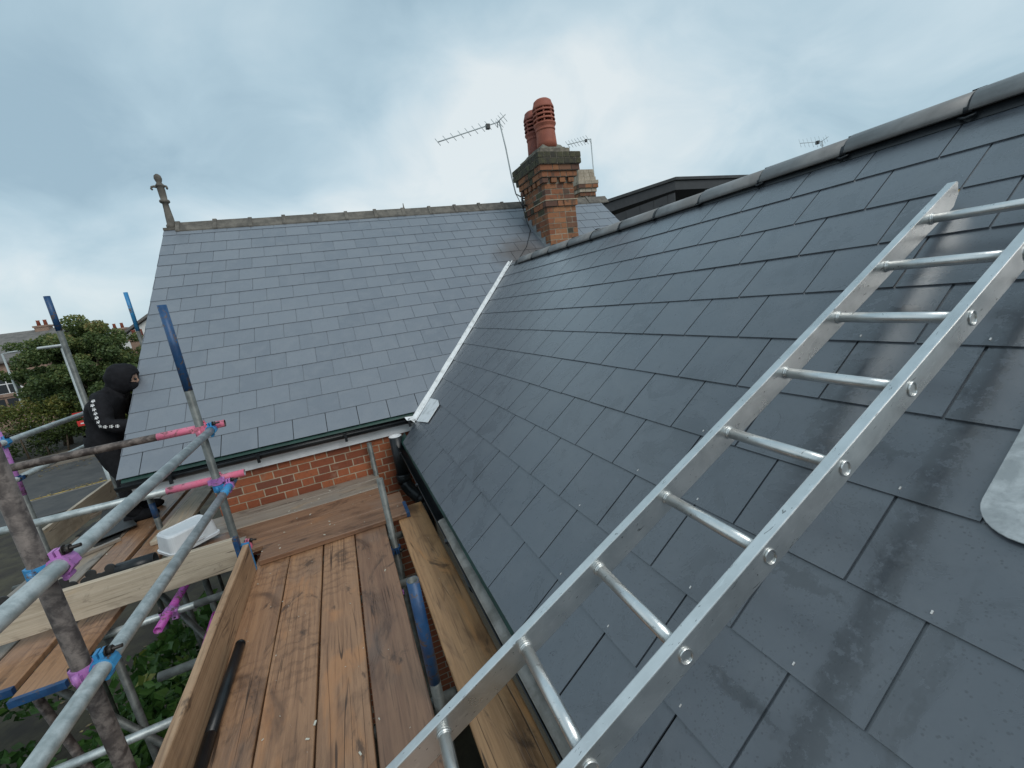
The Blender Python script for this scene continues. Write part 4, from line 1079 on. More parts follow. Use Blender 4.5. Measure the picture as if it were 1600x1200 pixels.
# ------------------------------------------------------------------ things on the boards
e = empty('plastic_pipe', (-.83, 2.4, ZP+.024), 'black plastic pipe lying on the walkway along the brown toe board', 'pipe')
bm = NB(); pts = [Vector((-.828, 2.43, ZP+.0245)), Vector((-.845, 1.9, ZP+.0245)), Vector((-.853, .3, ZP+.0245))]; tubeb(bm, pts[0], pts[1], .0235, .003, 18); tubeb(bm, pts[1], pts[2], .0235, .003, 18); part('pipe', bm, 'black_plastic', e)
bm = NB(); tubeb(bm, pts[0]+Vector((0, -.002, 0)), pts[0]+Vector((.0, .012, 0)), .0245, .012, 18); part('pipe_end', bm, 'black_plastic', e)

e = empty('white_tub', (-1.42, 3.92, ZP+.08), 'white plastic tub standing upside down near the brick wall', 'tub')
bm = NB()
c = Vector((-1.44, 3.93, 0)); zt, zb_ = -1.415, ZP+.079
def rr(hx, hy, r_, z, n_=6):
    out = []
    for qx, qy, a0 in ((1, 1, 0), (-1, 1, 90), (-1, -1, 180), (1, -1, 270)):
        for i in range(n_+1):
            a = math.radians(a0+90*i/n_); out.append(Vector((qx*(hx-r_)+r_*math.cos(a), qy*(hy-r_)+r_*math.sin(a), z)))
    return out
R3 = Matrix.Rotation(math.radians(40), 4, 'Z')
secs = [rr(0.181, 0.139, .05, zb_), rr(0.181, 0.139, .05, zb_+.02), rr(0.172, 0.130, .05, zb_+.022), rr(0.160, 0.118, .045, zt-.014), rr(0.151, 0.109, .04, zt-.002), rr(0.144, 0.102, .038, zt), rr(0.139, 0.097, .035, zt-.008)]
rings = [[bm.verts.new(c+(R3@q)) for q in s] for s in secs]
for a, b_ in zip(rings, rings[1:]):
    k = len(a)
    for i in range(k): bm.faces.new((a[i], a[(i+1) % k], b_[(i+1) % k], b_[i]))
bm.faces.new(rings[-1]); part('shell', bm, 'white_upvc', e)
bm = NB(); R4 = R3; box(bm, -.05, .05, -.143, -.131, zb_+.03, zb_+.05, Matrix.Translation(c)@R3); part('handle', bm, 'white_upvc', e)

# black strip with lobed tabs (underlay vent tray)
e = empty('black_vent_strip', (-2.0, 3.55, ZP+.04), 'black plastic vent strip with round lobed tabs on the left platform', 'vent strip')
bm = NB(); zb0 = ZP+.081
a0, a1 = Vector((-2.62, 3.60, zb0)), Vector((-1.56, 3.64, zb0))
d = (a1-a0).normalized(); sd_ = Vector((-d.y, d.x, 0))
prism(bm, [a0-sd_*.05, a0+sd_*.05, a0+sd_*.05+Z*.012, a0-sd_*.05+Z*.012], d*(a1-a0).length); part('base_strip', bm, 'black_plastic', e)
bm = NB(); tubeb(bm, a1-d*.22+Z*.058, a1+Z*.058, .055, .004, 20); part('coiled_end', bm, 'black_plastic', e)
for k, f in enumerate((.10, .24, .38, .52, .66, .76)):
    q = a0+(a1-a0)*f+Z*.012; bm = NB()
    for ox, oz, rr_ in ((0, .088, .030), (-.036, .045, .030), (.036, .045, .030), (0, .030, .028)):
        tubeb(bm, q+d*ox+Z*oz-sd_*.006+sd_*.001*ox*20, q+d*ox+Z*oz+sd_*.006+sd_*.001*ox*20, rr_, 0, 14)
    box(bm, -.012, .012, -.004, .004, 0, .03, Matrix.Translation(q)); part('lobed_tab', bm, 'black_dull', e)
    bm = NB(); tubeb(bm, q+d*.08-sd_*.03+Z*.002, q+d*.08+sd_*.03+Z*.010, .014, 0, 8); part('spacer', bm, 'black_dull', e)

# heap of spare slates and broken battens
hp = [(-2.42, 4.95, .0, 12, 0), (-2.47, 5.0, .010, 4, 2), (-2.38, 5.02, .021, 27, -3), (-2.5, 5.35, .0, -8, 0), (-2.46, 5.38, .012, 18, 3)]
hl = ['loose black slate at the bottom of the heap on the outer boards', 'loose black slate in the middle of the heap on the outer boards', 'loose black slate on top of the heap, turned askew', 'loose black slate lying by the outer toe board, under another', 'loose black slate by the outer toe board, on top of another']
for (x, y, h, a, tl), lb in zip(hp, hl):
    bm = NB(); box(bm, -.15, .15, -.3, .3, 0, .006); bevel(bm, .0015, 1)
    o = link('loose_slate', mesh_bm('loose_slate', bm), 'black_dull'); o.location = (x, y, ZP+.004+h); o.rotation_euler = (math.radians(tl), math.radians(tl*.5), math.radians(a)); tag(o, lb, 'slate', 'spare slates')
for i, (x, y, a, l, lb) in enumerate(((-2.62, 4.75, 70, .42, 'short split batten lying between the outer rail and the slates'), (-2.66, 5.75, 62, .55, 'broken batten leaning by the outer toe board'), (-2.3, 4.55, 35, .30, 'stub of batten in front of the heap of slates'))):
    bm = NB(); box(bm, -l/2, l/2, -.02, .02, 0, .025); bevel(bm, .003, 1)
    o = link('batten_offcut', mesh_bm('batten_offcut', bm), 'board_grey'); o.location = (x, y, ZP+.005); o.rotation_euler.z = math.radians(a); tag(o, lb, 'batten', 'batten offcuts')
# chips of plaster and sawdust scattered on the boards
bm = NB()
for i in range(96):
    if i < 36: x, y, z_ = random.uniform(-.85, .0), random.uniform(.9, 3.2), ZP+.001
    elif i < 72: x, y, z_ = random.gauss(-.5, .3), random.uniform(3.32, 4.35), zr_+.001
    else: x, y, z_ = random.uniform(-2.4, -1.8), random.uniform(3.7, 5.6), ZP+.001
    s_ = random.uniform(.002, .005)*random.choice((1, 1, 2)); M = Matrix.Translation((x, y, z_))@Matrix.Rotation(random.uniform(0, 6), 4, 'Z'); box(bm, -s_, s_, -s_*.4, s_*.4, 0, s_*.4, M)
tag(link('plaster_chips', mesh_bm('plaster_chips', bm), 'straw'), 'pale chips of wood and plaster scattered over the boards', 'debris', kind='stuff')

# ------------------------------------------------------------------ ladder
K = 1.112
P0 = Vector((1.778, .726, .049))*K; ld_ = Vector((.873, -.031, .486)).normalized(); lr = Vector((-.03, -1.0, -.009)); lr = (lr-ld_*lr.dot(ld_)).normalized(); ln = lr.cross(ld_)*-1
if ln.z < 0: ln = -ln
STEP = .25*K; LW = .2794*K; SW, SH = .027, .074
lad = empty('ladder', P0-ld_*3.15, 'aluminium ladder lying up the wet slate roof', 'ladder')
ML = Matrix(((ld_.x, lr.x, ln.x, P0.x), (ld_.y, lr.y, ln.y, P0.y), (ld_.z, lr.z, ln.z, P0.z), (0, 0, 0, 1)))
Mloc = Matrix.Translation(-lad.location)@ML
def lpart(name, bm, mat, parent=lad, smooth=False):
    o = link(name, mesh_bm(name, bm, smooth), mat, parent)
    if parent is lad: o.matrix_local = Mloc
    return o
for y0, y1 in ((-SW, 0), (LW-SW, LW)):
    bm = NB(); poly = [(-3.22, -SH/2), (.13, -SH/2), (.175, -SH/2+.028), (.185, SH/2-.006), (.178, SH/2), (-3.22, SH/2)]
    prism(bm, [(x, y0, z) for x, z in poly], (0, y1-y0, 0)); bmesh.ops.recalc_face_normals(bm, faces=bm.faces); bevel(bm, .0025, 2, .5); so_ = lpart('stile', bm, 'aluminium')
    bm = NB(); prism(bm, [(.133, y0+.003, -SH/2-.002), (.19, y0+.003, -SH/2+.034), (.19, y1-.003, -SH/2+.034), (.133, y1-.003, -SH/2-.002)], (-.006, 0, .003)); link('end_cap', mesh_bm('end_cap', bm), 'yellow_paint', so_)
for i in range(12):
    x = -STEP*i
    bm = NB(); tubeb(bm, (x, -.002, 0), (x, LW-SW+.002, 0), .0158, 0, 20); ro = lpart('rung', bm, 'aluminium')
    for yy, s in ((0, 1), (LW-SW, -1)):
        bm = NB(); tubeb(bm, (x, yy, 0), (x, yy+s*.006, 0), .0195, .004, 20); tubeb(bm, (x, yy+s*.006, 0), (x, yy+s*.009, 0), .0175, .002, 20); link('rung_collar', mesh_bm('rung_collar', bm), 'aluminium', ro)
    for yy, s in ((LW, 1), (-SW, -1)):
        bm = NB()
        # D shaped swaged end: ring standing proud, dished middle
        pts = [Vector((x+.017*math.cos(a)*(1.0 if math.cos(a) < .3 else .86), yy+s*.002, .019*math.sin(a))) for a in [2*math.pi*k/18 for k in range(18)]]
        pathtube(bm, pts+[pts[0]], .0024, 6, False)
        q = [bm.verts.new((p.x, yy+s*.0006, p.z)) for p in pts]; bm.faces.new(q if s < 0 else q[::-1])
        link('rung_plug', mesh_bm('rung_plug', bm), 'aluminium', ro)

# pale rounded sheet at the right
bm = NB()
def onAh(px): return onA(px, .028)
base = onA((1530, 800), .026)
pl = []
cs, ct = None, None
s1, t1 = toA(onA((1595, 690), .026))[1], toA(onA((1595, 690), .026))[0]
LS, LT, Rr = .75, .42, .075
# corner near (s .99, t -.40): long sheet running up the slope and to the right
s_lo, t_lo = 1.005, -.388
pts = [(t_lo+LT, s_lo), (t_lo+LT, s_lo+LS), (t_lo, s_lo+LS)]
for k in range(9):
    a = math.radians(180+90*k/8); pts.append((t_lo+Rr+Rr*math.cos(a), s_lo+Rr+Rr*math.sin(a)))
prism(bm, [MA@Vector((t_, s_, .0270)) for t_, s_ in pts], nA*.004); bmesh.ops.recalc_face_normals(bm, faces=bm.faces); bevel(bm, .001, 1)
tag(link('pale_sheet', mesh_bm('pale_sheet', bm), 'pale_sheet'), 'mottled pale grey sheet with a rounded corner lying flat on the slates', 'sheet')

# ------------------------------------------------------------------ person in black, bending to the roof edge
def skinned(name, verts, edges, radii, mat, parent, sub=2, root=0):
    me = bpy.data.meshes.new(name+'_sk'); me.from_pydata([tuple(v) for v in verts], edges, [])
    o = bpy.data.objects.new(name+'_sk', me); C.objects.link(o)
    md = o.modifiers.new('s', 'SKIN'); md.use_smooth_shade = True
    sk = me.skin_vertices[0].data
    for i, r in enumerate(radii): sk[i].radius = r if isinstance(r, tuple) else (r, r)
    for i in range(len(verts)): sk[i].use_root = (i == root)
    o.modifiers.new('ss', 'SUBSURF').levels = sub; o.modifiers['ss'].render_levels = sub
    dg = bpy.context.evaluated_depsgraph_get(); ev = o.evaluated_get(dg); m2 = bpy.data.meshes.new_from_object(ev)
    bpy.data.objects.remove(o)
    for p in m2.polygons: p.use_smooth = True
    m2.name = name; return link(name, m2, mat, parent)
PX, PY = -2.262, 5.22
per = empty('person', (PX, PY, ZP), 'person in black hooded jacket bending over the roof edge by the gable', 'person')
def Q(x, y, z): return Vector((x, y, z))     # local: x forward (to the roof), y away from camera, z up from the boards
Q = lambda x, y, z: Vector((x, y, z*.955))
V = [Q(0, 0, .86), Q(.00, 0, 1.0), Q(.04, 0, 1.16), Q(.11, 0, 1.29), Q(.17, 0, 1.36), Q(.215, 0, 1.40),           # pelvis .. neck 0-5
     Q(.01, -.10, .82), Q(.10, -.12, .47), Q(.02, -.13, .10), Q(.13, -.14, .045),                                    # near leg 6-9
     Q(.01, .10, .82), Q(.07, .13, .47), Q(-.03, .14, .10), Q(.08, .15, .045),                                       # far leg 10-13
     Q(.10, -.19, 1.27), Q(.13, -.27, 1.06), Q(.31, -.24, 1.02), Q(.38, -.23, 1.03),                                  # near arm 14-17
     Q(.12, .19, 1.27), Q(.20, .25, 1.05), Q(.38, .20, 1.06), Q(.45, .18, 1.07)]
Ed = [(0, 1), (1, 2), (2, 3), (3, 4), (4, 5), (0, 6), (6, 7), (7, 8), (8, 9), (0, 10), (10, 11), (11, 12), (12, 13), (3, 14), (14, 15), (15, 16), (16, 17), (3, 18), (18, 19), (19, 20), (20, 21)]
Rd = [(.15, .17), (.145, .17), (.15, .185), (.14, .185), (.095, .11), (.075, .075), .13, .10, .075, .05, .13, .10, .075, .05, .095, .075, .062, .045, .095, .075, .062, .045]
body = skinned('body', V, Ed, Rd, 'cloth_black', per)
import mathutils.noise as mn
for v in body.data.vertices:
    p = v.co; f = mn.noise(Vector((p.x*9, p.y*9, p.z*16)))*.013+mn.noise(Vector((p.x*22, p.y*22, p.z*30)))*.006; v.co = p+v.normal*f
# hood, head, face
hc = Q(.275, 0, 1.475)
bm = NB(); bmesh.ops.create_icosphere(bm, subdivisions=4, radius=1)
for v in bm.verts:
    p = v.co.copy(); f = p.x
    v.co = Vector((p.x*.098, p.y*.076, p.z*.118)); 
    if p.x > .5 and -.3 < p.z < .25 and abs(p.y) < .22: v.co.x += .018*(1-abs(p.y)/.22)*(1-abs(p.z)/.3 if p.z < 0 else 1)     # nose
    if p.x > .55 and .05 < p.z < .3 and .2 < abs(p.y) < .55: v.co.x -= .012
    if p.z < -.6: v.co.x *= .9
Mh = Matrix.Translation(hc)@Matrix.Rotation(math.radians(24), 4, 'Y')
bmesh.ops.transform(bm, matrix=Mh, verts=bm.verts); me = mesh_bm('head', bm, True); head = link('head', me, 'skin', per)
bm = NB(); bmesh.ops.create_icosphere(bm, subdivisions=4, radius=1)
kill = [v for v in bm.verts if v.co.x > .74 and v.co.z < .40 and v.co.z > -.95]
bmesh.ops.delete(bm, geom=kill, context='VERTS')
for v in bm.verts:
    p = v.co.copy(); v.co = Vector((p.x*.128-.008, p.y*.108, p.z*.145+.008))
    if p.z < -.5: v.co.x -= .03*(-.5-p.z)*2; v.co.z -= .05*(-.5-p.z)*2
    if p.x < -.5: v.co.x -= .02
    v.co += Vector((math.sin(p.z*9)*.004, 0, math.sin(p.x*8)*.003))
bmesh.ops.solidify(bm, geom=bm.faces[:], thickness=.012)
bmesh.ops.transform(bm, matrix=Mh, verts=bm.verts); link('hood', mesh_bm('hood', bm, True), 'cloth_black', per)
bm = NB(); bmesh.ops.create_icosphere(bm, subdivisions=3, radius=1)
for v in bm.verts: p = v.co.copy(); v.co = Vector((p.x*.104+.012, p.y*.082, p.z*.080-.052))
bmesh.ops.transform(bm, matrix=Mh, verts=bm.verts); link('scarf_and_hood_shade', mesh_bm('scarf_and_hood_shade', bm, True), 'cloth_black', per)  # dark face covering, enlarged to stand in for the hood's shadow
bm = NB()
for sy in (-1, 1): bmesh.ops.create_uvsphere(bm, u_segments=8, v_segments=6, radius=.012, matrix=Matrix.Translation((.092, sy*.03, .022)))
bmesh.ops.transform(bm, matrix=Mh, verts=bm.verts); link('eyes', mesh_bm('eyes', bm, True), 'black_plastic', per)
# hood roll behind the neck and jacket hem
bm = NB(); pts = [Q(.12+.10*math.cos(a), .13*math.sin(a), 1.365+.03*math.cos(a)) for a in [math.radians(60+i*240/10) for i in range(11)]]; pathtube(bm, pts, [.03]+[.042]*9+[.03], 8); link('hood_collar', mesh_bm('hood_collar', bm, True), 'cloth_black', per)
bm = NB(); lathe(bm, [(.168, .80), (.178, .83), (.172, .90), (.160, .93)], 0, 0, 20, False); 
for v in bm.verts: v.co.y *= 1.12
link('jacket_hem', mesh_bm('jacket_hem', bm, True), 'cloth_black', per)
# hands: palm + five fingers resting on the verge
for base, fd in ((Q(.385, -.23, 1.03), 1), (Q(.455, .18, 1.07), -1)):
    V2 = [base, base+Q(.04, 0, .0), base+Q(.08, 0, -.005)]; E2 = [(0, 1), (1, 2)]; R2 = [(.03, .018), (.04, .018), (.038, .016)]
    for k in range(4):
        b0 = len(V2); oy = (-.03+.02*k)
        V2 += [base+Q(.09, oy, -.004), base+Q(.12, oy*1.1, -.012), base+Q(.138-(.008 if k in (0, 3) else 0), oy*1.15, -.032)]; E2 += [(2, b0), (b0, b0+1), (b0+1, b0+2)]; R2 += [.011, .0095, .008]
    b0 = len(V2); V2 += [base+Q(.045, -.04*fd, -.004), base+Q(.085, -.058*fd, -.02)]; E2 += [(1, b0), (b0, b0+1)]; R2 += [.012, .009]
    skinned('hand', V2, E2, R2, 'skin', per, 1)
# boots
for q in (V[9], V[13]):
    bm = NB(); bmesh.ops.create_uvsphere(bm, u_segments=14, v_segments=10, radius=1)
    for v in bm.verts: v.co = Vector((v.co.x*.15, v.co.y*.052, max(v.co.z, -.6)*.062)) + Vector((q.x-.03, q.y, .04))
    link('boot', mesh_bm('boot', bm, True), 'cloth_black', per)
# white three-lobed marks running down the near sleeve
path = [V[14]+Q(.0, -.0, .06), V[14], V[15], V[16]]
def along(s):
    segs = [(path[i], path[i+1]) for i in range(3)]; ls = [(b_-a).length for a, b_ in segs]; x = s*sum(ls)
    for (a, b_), l in zip(segs, ls):
        if x <= l: return a+(b_-a)*(x/l), (b_-a).normalized()
        x -= l
    return path[-1], (path[-1]-path[-2]).normalized()
from mathutils.bvhtree import BVHTree
bv = BVHTree.FromPolygons([v.co for v in body.data.vertices], [tuple(p.vertices) for p in body.data.polygons])
vdir = (Vector((PX, PY, ZP+1.1))).normalized()
for i in range(10):
    c, d = along(.04+.09*i)
    hit = bv.ray_cast(c-Vector((.2, 1, -.2)).normalized()*.6, Vector((.2, 1, -.2)).normalized())
    if hit[0] is None: continue
    h, nn = hit[0], hit[1]
    if nn.y > 0: nn = -nn
    ax = (d-nn*d.dot(nn)).normalized(); sx = nn.cross(ax); bm = NB()
    for ox, oy, l in ((0, .006, .013), (-.010, .0, .011), (.010, .0, .011)):
        q = h+nn*.0015+sx*ox+ax*oy; dd = (ax*1+sx*ox*60).normalized(); s2 = nn.cross(dd)
        bm.faces.new([bm.verts.new(q+dd*a+s2*b_) for a, b_ in ((-l, 0), (-.002, -.006), (l, 0), (-.002, .006))])
    q = h+nn*.0015-ax*.012; bm.faces.new([bm.verts.new(q+sx*a+ax*b_) for a, b_ in ((-.012, -.003), (.012, -.003), (.012, .001), (-.012, .001))])
    link('sleeve_mark', mesh_bm('sleeve_mark', bm), 'print_white', per)

# ------------------------------------------------------------------ greenery
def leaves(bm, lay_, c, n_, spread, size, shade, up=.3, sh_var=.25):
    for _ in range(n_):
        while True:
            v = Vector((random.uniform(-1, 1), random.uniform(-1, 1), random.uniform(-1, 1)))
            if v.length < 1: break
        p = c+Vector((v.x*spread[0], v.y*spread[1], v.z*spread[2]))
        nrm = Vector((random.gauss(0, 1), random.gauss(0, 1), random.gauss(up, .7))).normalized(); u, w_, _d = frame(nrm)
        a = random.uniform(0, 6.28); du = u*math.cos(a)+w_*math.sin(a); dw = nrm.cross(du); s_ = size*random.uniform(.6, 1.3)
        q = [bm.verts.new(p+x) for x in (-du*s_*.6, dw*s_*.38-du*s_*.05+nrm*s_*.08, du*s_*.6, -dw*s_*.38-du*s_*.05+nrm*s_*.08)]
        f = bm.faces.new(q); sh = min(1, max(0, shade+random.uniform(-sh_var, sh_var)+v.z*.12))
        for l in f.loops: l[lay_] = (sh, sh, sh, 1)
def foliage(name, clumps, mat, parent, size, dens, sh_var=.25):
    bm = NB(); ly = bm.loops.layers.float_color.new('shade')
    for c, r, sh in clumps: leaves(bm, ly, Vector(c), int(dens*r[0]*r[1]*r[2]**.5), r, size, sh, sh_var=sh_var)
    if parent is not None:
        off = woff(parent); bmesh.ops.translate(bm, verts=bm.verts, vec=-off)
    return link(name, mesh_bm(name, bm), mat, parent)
def tree(base, crown_c, crown_r, n_cl, mat, label, size, seed, dens=900, name='broadleaf_tree'):
    random.seed(seed)
    e = empty(name, base, label, 'tree'); base = Vector(base); cc = Vector(crown_c)
    bm = NB(); top_ = cc+Z*crown_r[2]*.2; pathtube(bm, [base, base+(cc-base)*.35+Vector((.1, 0, 0)), cc-Z*crown_r[2]*.3, top_], [.22, .17, .13, .05], 10); part('trunk', bm, 'bark', e, True)
    cl = []
    for i in range(n_cl):
        while True:
            v = Vector((random.uniform(-1, 1), random.uniform(-1, 1), random.uniform(-1, 1)))
            if .35 < v.length < 1: break
        v *= random.uniform(.8, 1.12)
        c = cc+Vector((v.x*crown_r[0], v.y*crown_r[1], v.z*crown_r[2])); r = random.uniform(.55, 1.0)*crown_r[0]*.27
        cl.append((c, (r, r, r*.75), .38+v.z*.22+random.uniform(-.12, .2)))
    for i in range(8):
        c = cl[i*3 % len(cl)][0]; bm = NB(); st = base+(cc-base)*random.uniform(.45, .8); pathtube(bm, [st, (st+c)/2+Vector((0, 0, .2)), c], [.07, .045, .015], 6); part('limb', bm, 'bark', e, True)
    foliage('crown', cl, mat, e, size, dens)
    random.seed(seed+100); return e
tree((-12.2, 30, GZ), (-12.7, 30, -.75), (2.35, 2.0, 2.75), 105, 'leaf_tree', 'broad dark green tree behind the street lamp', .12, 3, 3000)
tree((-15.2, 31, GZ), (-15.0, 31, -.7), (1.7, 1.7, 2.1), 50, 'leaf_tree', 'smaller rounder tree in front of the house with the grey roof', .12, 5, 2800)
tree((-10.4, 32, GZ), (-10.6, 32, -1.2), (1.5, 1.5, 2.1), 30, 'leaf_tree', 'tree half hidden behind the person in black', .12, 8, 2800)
# hedge along the far pavement
random.seed(21)
hd = empty('hedge', tuple(r0+rn*10.3+rd*-3+Z*GZ), 'overgrown yellow green hedge along the far pavement', 'hedge')
cl = []
for i in range(230):
    l = random.uniform(-16, 5); z_ = random.uniform(.05, 1.0)**.75*2.75; p_ = r0+rn*(10.3+random.uniform(-.5, .5))+rd*l
    cl.append(((p_.x, p_.y, GZ+z_), (.6, .5, .42), .12+.26*z_+random.uniform(-.1, .1)))
foliage('foliage', cl, 'leaf_hedge', hd, .10, 1250)
bm = NB()
for i in range(29):
    l = -16+i*.73; p_ = r0+rn*10.3+rd*l; pathtube(bm, [(p_.x, p_.y, GZ), (p_.x+random.uniform(-.2, .2), p_.y, GZ+1.0), (p_.x+random.uniform(-.4, .4), p_.y, GZ+1.9)], [.05, .03, .01], 6)
part('stems', bm, 'bark', hd)
# shrubs under and beside the scaffold
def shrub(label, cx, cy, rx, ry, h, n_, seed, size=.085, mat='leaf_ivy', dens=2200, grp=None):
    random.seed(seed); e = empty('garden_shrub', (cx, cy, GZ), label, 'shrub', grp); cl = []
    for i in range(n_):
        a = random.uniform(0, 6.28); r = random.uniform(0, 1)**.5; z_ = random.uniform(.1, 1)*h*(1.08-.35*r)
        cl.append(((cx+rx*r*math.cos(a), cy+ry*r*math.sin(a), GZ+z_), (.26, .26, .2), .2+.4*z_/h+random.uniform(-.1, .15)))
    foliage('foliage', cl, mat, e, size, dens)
    bm = NB()
    for i in range(7):
        c = Vector(cl[i][0]); pathtube(bm, [(cx+random.uniform(-.2, .2), cy+random.uniform(-.2, .2), GZ), ((cx+c.x)/2, (cy+c.y)/2, GZ+(c.z-GZ)*.6), c], [.03, .02, .006], 6)
    part('stems', bm, 'bark', e)
shrub('bright green ivy bush below the magenta tube', -1.95, 5.0, .85, 1.2, 1.8, 80, 31, .10)
shrub('dark shrub with yellow leaves under the blue ended boards', -2.75, 3.0, .95, .8, 1.9, 95, 32, .10)
shrub('low green bush growing by the foot of the rusty standard', -1.8, 2.4, .6, .6, .9, 40, 33, .08)
shrub('leafy bush between the platform past the gable and the street', -4.6, 5.0, 1.2, 1.4, 1.7, 60, 34, .09)
# fallen leaves on the far road side and soil
random.seed(40)
bm = NB(); ly = bm.loops.layers.float_color.new('shade')
for i in range(2600):
    l = random.uniform(-22, 10); d_ = random.choice((random.uniform(4.2, 9.2), random.uniform(5.6, 7.2), random.gauss(.2, .25))); p_ = r0+rd*l+rn*d_; h = GZ+(.14 if d_ > 6.35 else .03)
    if not -.3 < d_ < 9.2: continue
    a = random.uniform(0, 6.28); s_ = random.uniform(.03, .075); q = [bm.verts.new((p_.x+s_*math.cos(a+k*1.57)*(1 if k % 2 else .6), p_.y+s_*math.sin(a+k*1.57)*(1 if k % 2 else .6), h+random.uniform(0, .02))) for k in range(4)]
    f = bm.faces.new(q); sh = random.random()
    for lo_ in f.loops: lo_[ly] = (sh, sh, sh, 1)
for i in range(500):
    x, y = random.uniform(-5, -1), random.uniform(.5, 8); a = random.uniform(0, 6.28); s_ = random.uniform(.02, .05)
    f = bm.faces.new([bm.verts.new((x+s_*math.cos(a+k*1.57), y+s_*math.sin(a+k*1.57)*.6, GZ+.012+random.uniform(0, .015))) for k in range(4)]); sh = random.random()
    for lo_ in f.loops: lo_[ly] = (sh, sh, sh, 1)
tag(link('fallen_leaves', mesh_bm('fallen_leaves', bm), 'leaf_litter'), 'brown fallen leaves strewn over the far side of the road', 'leaves', kind='stuff')

# ------------------------------------------------------------------ street furniture and far houses
def street_lamp(P, h, arm, label):
    e = empty('street_lamp', P, label, 'street lamp', 'street lamps'); P = Vector(P)
    bm = NB(); pathtube(bm, [P, P+Z*1.2, P+Z*1.21, P+Z*h], [.085, .085, .055, .04], 12); part('column', bm, 'lamp_grey', e, True)
    bm = NB(); pathtube(bm, [P+Z*h, P+Z*(h+.02)+arm*.35], .025, 8); part('arm', bm, 'lamp_grey', e, True)
    bm = NB(); c = P+Z*(h+.02)+arm*.6; u = arm.normalized(); M = Matrix.Translation(c)@u.to_track_quat('X', 'Z').to_matrix().to_4x4(); box(bm, -.3, .25, -.11, .11, -.03, .045, M); bevel(bm, .03, 2); part('lantern', bm, 'lamp_grey', e)
    bm = NB(); box(bm, -.26, .1, -.08, .08, -.045, -.028, M); part('lens', bm, 'glass', e)
lp = uy(96, 541, 17); street_lamp((lp.x, 17, GZ), lp.z+CH, -rd*.42, 'grey street lamp with a flat head, standing before the big dark tree')
lp2 = uy(3, 553, 30); street_lamp((lp2.x, 30, GZ), lp2.z+CH, rd*.9, 'farther grey street lamp in front of the house with white windows')
e = empty('red_sign', (lp.x, 16.9, GZ+2.5), 'pair of small red signs fixed to the grey street lamp', 'sign')
for k, (z_, w_) in enumerate(((-1.66, .34), (-1.93, .30))):
    bm = NB(); box(bm, lp.x-w_+.05, lp.x+.06, 16.90, 16.915, z_-.085, z_+.085); o = part('sign_panel', bm, 'sign_red', e)
    bm = NB(); box(bm, lp.x-.17, lp.x-.06, 16.895, 16.8985, z_-.02, z_+.015); part('sign_lettering', bm, 'print_white', o)
def far_house(label, x0, x1, y0, y1, ze_, zr_h, wallm, windows, chim_=(), ridge='x', name='far_house'):
    e = empty(name, ((x0+x1)/2, (y0+y1)/2, GZ), label, 'house')
    bm = NB(); box(bm, x0, x1, y0, y1, GZ, ze_)
    if ridge == 'y': prism(bm, [(x0, y0, ze_+.002), (x1, y0, ze_+.002), ((x0+x1)/2, y0, zr_h)], (0, y1-y0, 0))
    part('wall', bm, wallm, e)
    bm = NB(); o_ = .3
    if ridge == 'x':
        ym = (y0+y1)/2; prism(bm, [(x0-o_, y0-o_, ze_-.1), (x0-o_, ym, zr_h), (x0-o_, y1+o_, ze_-.1), (x0-o_, y1+o_, ze_+.05), (x0-o_, ym, zr_h+.15), (x0-o_, y0-o_, ze_+.05)], (x1-x0+2*o_, 0, 0))
    else:
        xm = (x0+x1)/2; prism(bm, [(x0-o_, y0-o_, ze_-.1), (xm, y0-o_, zr_h+.03), (x1+o_, y0-o_, ze_-.1), (x1+o_, y0-o_, ze_+.05), (xm, y0-o_, zr_h+.2), (x0-o_, y0-o_, ze_+.05)], (0, y1-y0+2*o_, 0))
    bmesh.ops.recalc_face_normals(bm, faces=bm.faces); part('roof', bm, 'far_roof', e)
    for wx, wz, ww, wh in windows:
        bm = NB(); box(bm, wx-ww/2-.09, wx+ww/2+.09, y0-.08, y0-.002, wz-wh/2-.09, wz+wh/2+.09); wo_ = part('window', bm, 'frame_white', e)
        for sx in (-1, 1):
            for sz in (-1, 1):
                bm = NB(); box(bm, wx+sx*ww/4-ww/4+.04, wx+sx*ww/4+ww/4-.04, y0-.095, y0-.083, wz+sz*wh/4-wh/4+.04, wz+sz*wh/4+wh/4-.04); part('pane', bm, 'glass', wo_)
    for cx, cy, cz, cw, ch_ in chim_:
        bm = NB(); box(bm, cx-cw/2, cx+cw/2, cy-.35, cy+.35, cz, cz+ch_); box(bm, cx-cw/2-.06, cx+cw/2+.06, cy-.41, cy+.41, cz+ch_, cz+ch_+.15); co_ = part('chimney', bm, 'far_brick', e)
        for dx_ in (-.25, .25):
            bm = NB(); lathe(bm, [(.13, cz+ch_+.15), (.11, cz+ch_+.55), (.14, cz+ch_+.6)], cx+dx_*cw, cy, 10); part('chimney_pot', bm, 'terracotta', co_, True)
    return e
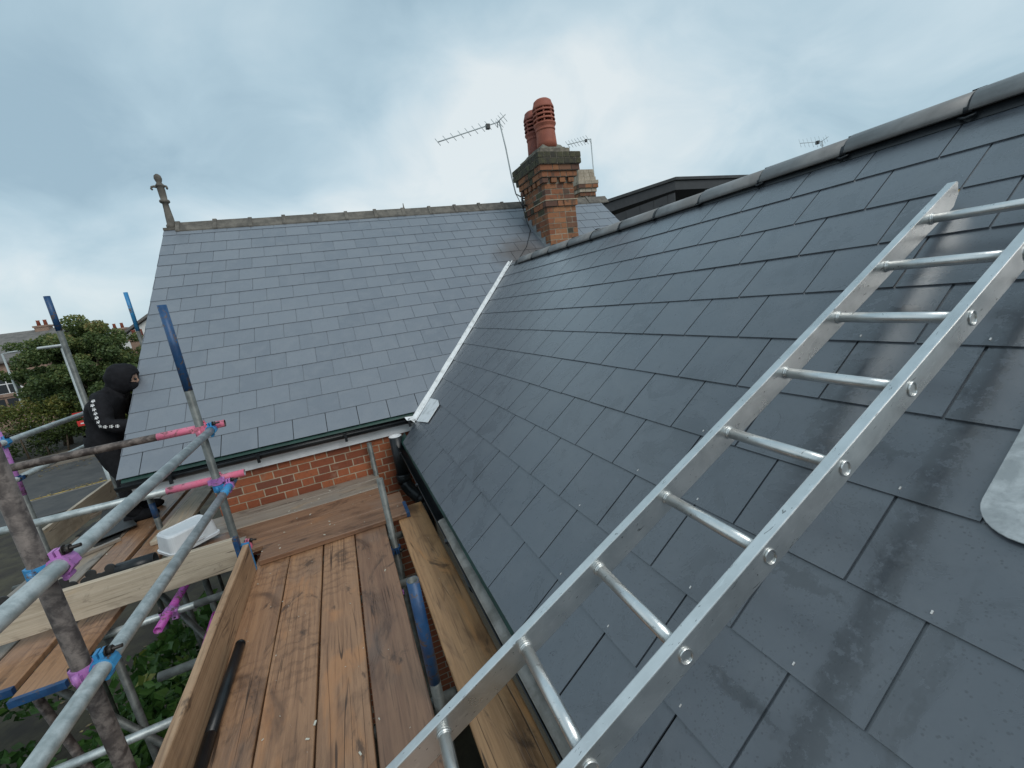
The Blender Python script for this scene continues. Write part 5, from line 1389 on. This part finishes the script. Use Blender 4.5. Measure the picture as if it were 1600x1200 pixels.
hA_ = far_house('brick house with grey roof and white sash windows across the street', -31, -21.6, 45, 53, .7, 2.9, 'far_brick', [(-24.2, -1.0, 1.5, 1.5), (-26.6, -1.0, 1.5, 1.5), (-22.5, -1.0, .9, 1.4), (-24.2, -3.4, 1.8, 1.4)], ((-22.8, 49, 2.3, .9, .9),))
bm = NB(); box(bm, -25.6, -21.0, 43.9, 44.9, GZ, -1.95); box(bm, -25.8, -20.8, 43.8, 44.88, -1.95, -1.75); part('bay', bm, 'far_brick', hA_)
for i in range(6):
    bm = NB(); box(bm, -25.45+i*.75, -24.85+i*.75, 43.86, 43.9-.002, -2.75, -2.1); part('bay_pane', bm, 'glass', hA_)
hW = far_house('white rendered house with a plain gable beyond the trees', -13.9, -3.4, 36, 44, .55, 3.8, 'render_white', [(-9.6, -.9, 1.1, 1.2)], (), 'y')
hB_ = far_house('red brick house with tall chimney stacks behind the white gable', -21.5, -14.5, 48, 56, .2, 1.5, 'far_brick', [(-18, -1.2, 1.2, 1.4)], ((-18.2, 50, .6, 1.1, 1.6),))
cs_ = empty('brick_chimney_stack', (-11.9, 33.8, GZ), 'dark brick chimney stack with pots against the white gable', 'chimney')
bm = NB(); q1 = uy(214, 523, 33.5); box(bm, q1.x-.35, q1.x+.40, 33.2, 33.9, GZ, q1.z-.35); box(bm, q1.x-.43, q1.x+.48, 33.12, 33.98, q1.z-.35, q1.z-.15); part('stack', bm, 'far_brick', cs_)
for dx_ in (-.15, .2):
    bm = NB(); lathe(bm, [(.12, q1.z-.15), (.10, q1.z+.28), (.13, q1.z+.32)], q1.x+dx_, 33.55, 10); part('chimney_pot', bm, 'terracotta_dark', cs_, True)
bm = NB(); box(bm, q1.x-1.2, q1.x+1.4, 33.2-.5, 35.8, GZ, -1.4); part('lean_to', bm, 'far_brick', cs_)
far_house('long terrace with dark roofs behind the houses across the street', -75, -36, 60, 68, 1.2, 3.6, 'far_brick', [(-40-k*3.2, -.6, 1.2, 1.5) for k in range(8)])
# roofline far right beyond the wing is hidden by its ridge

# ------------------------------------------------------------------ lift everything: street level at z = 0
for o in bpy.data.objects:
    if o.parent is None and o.type in {'MESH', 'EMPTY'}: o.location.z += CH
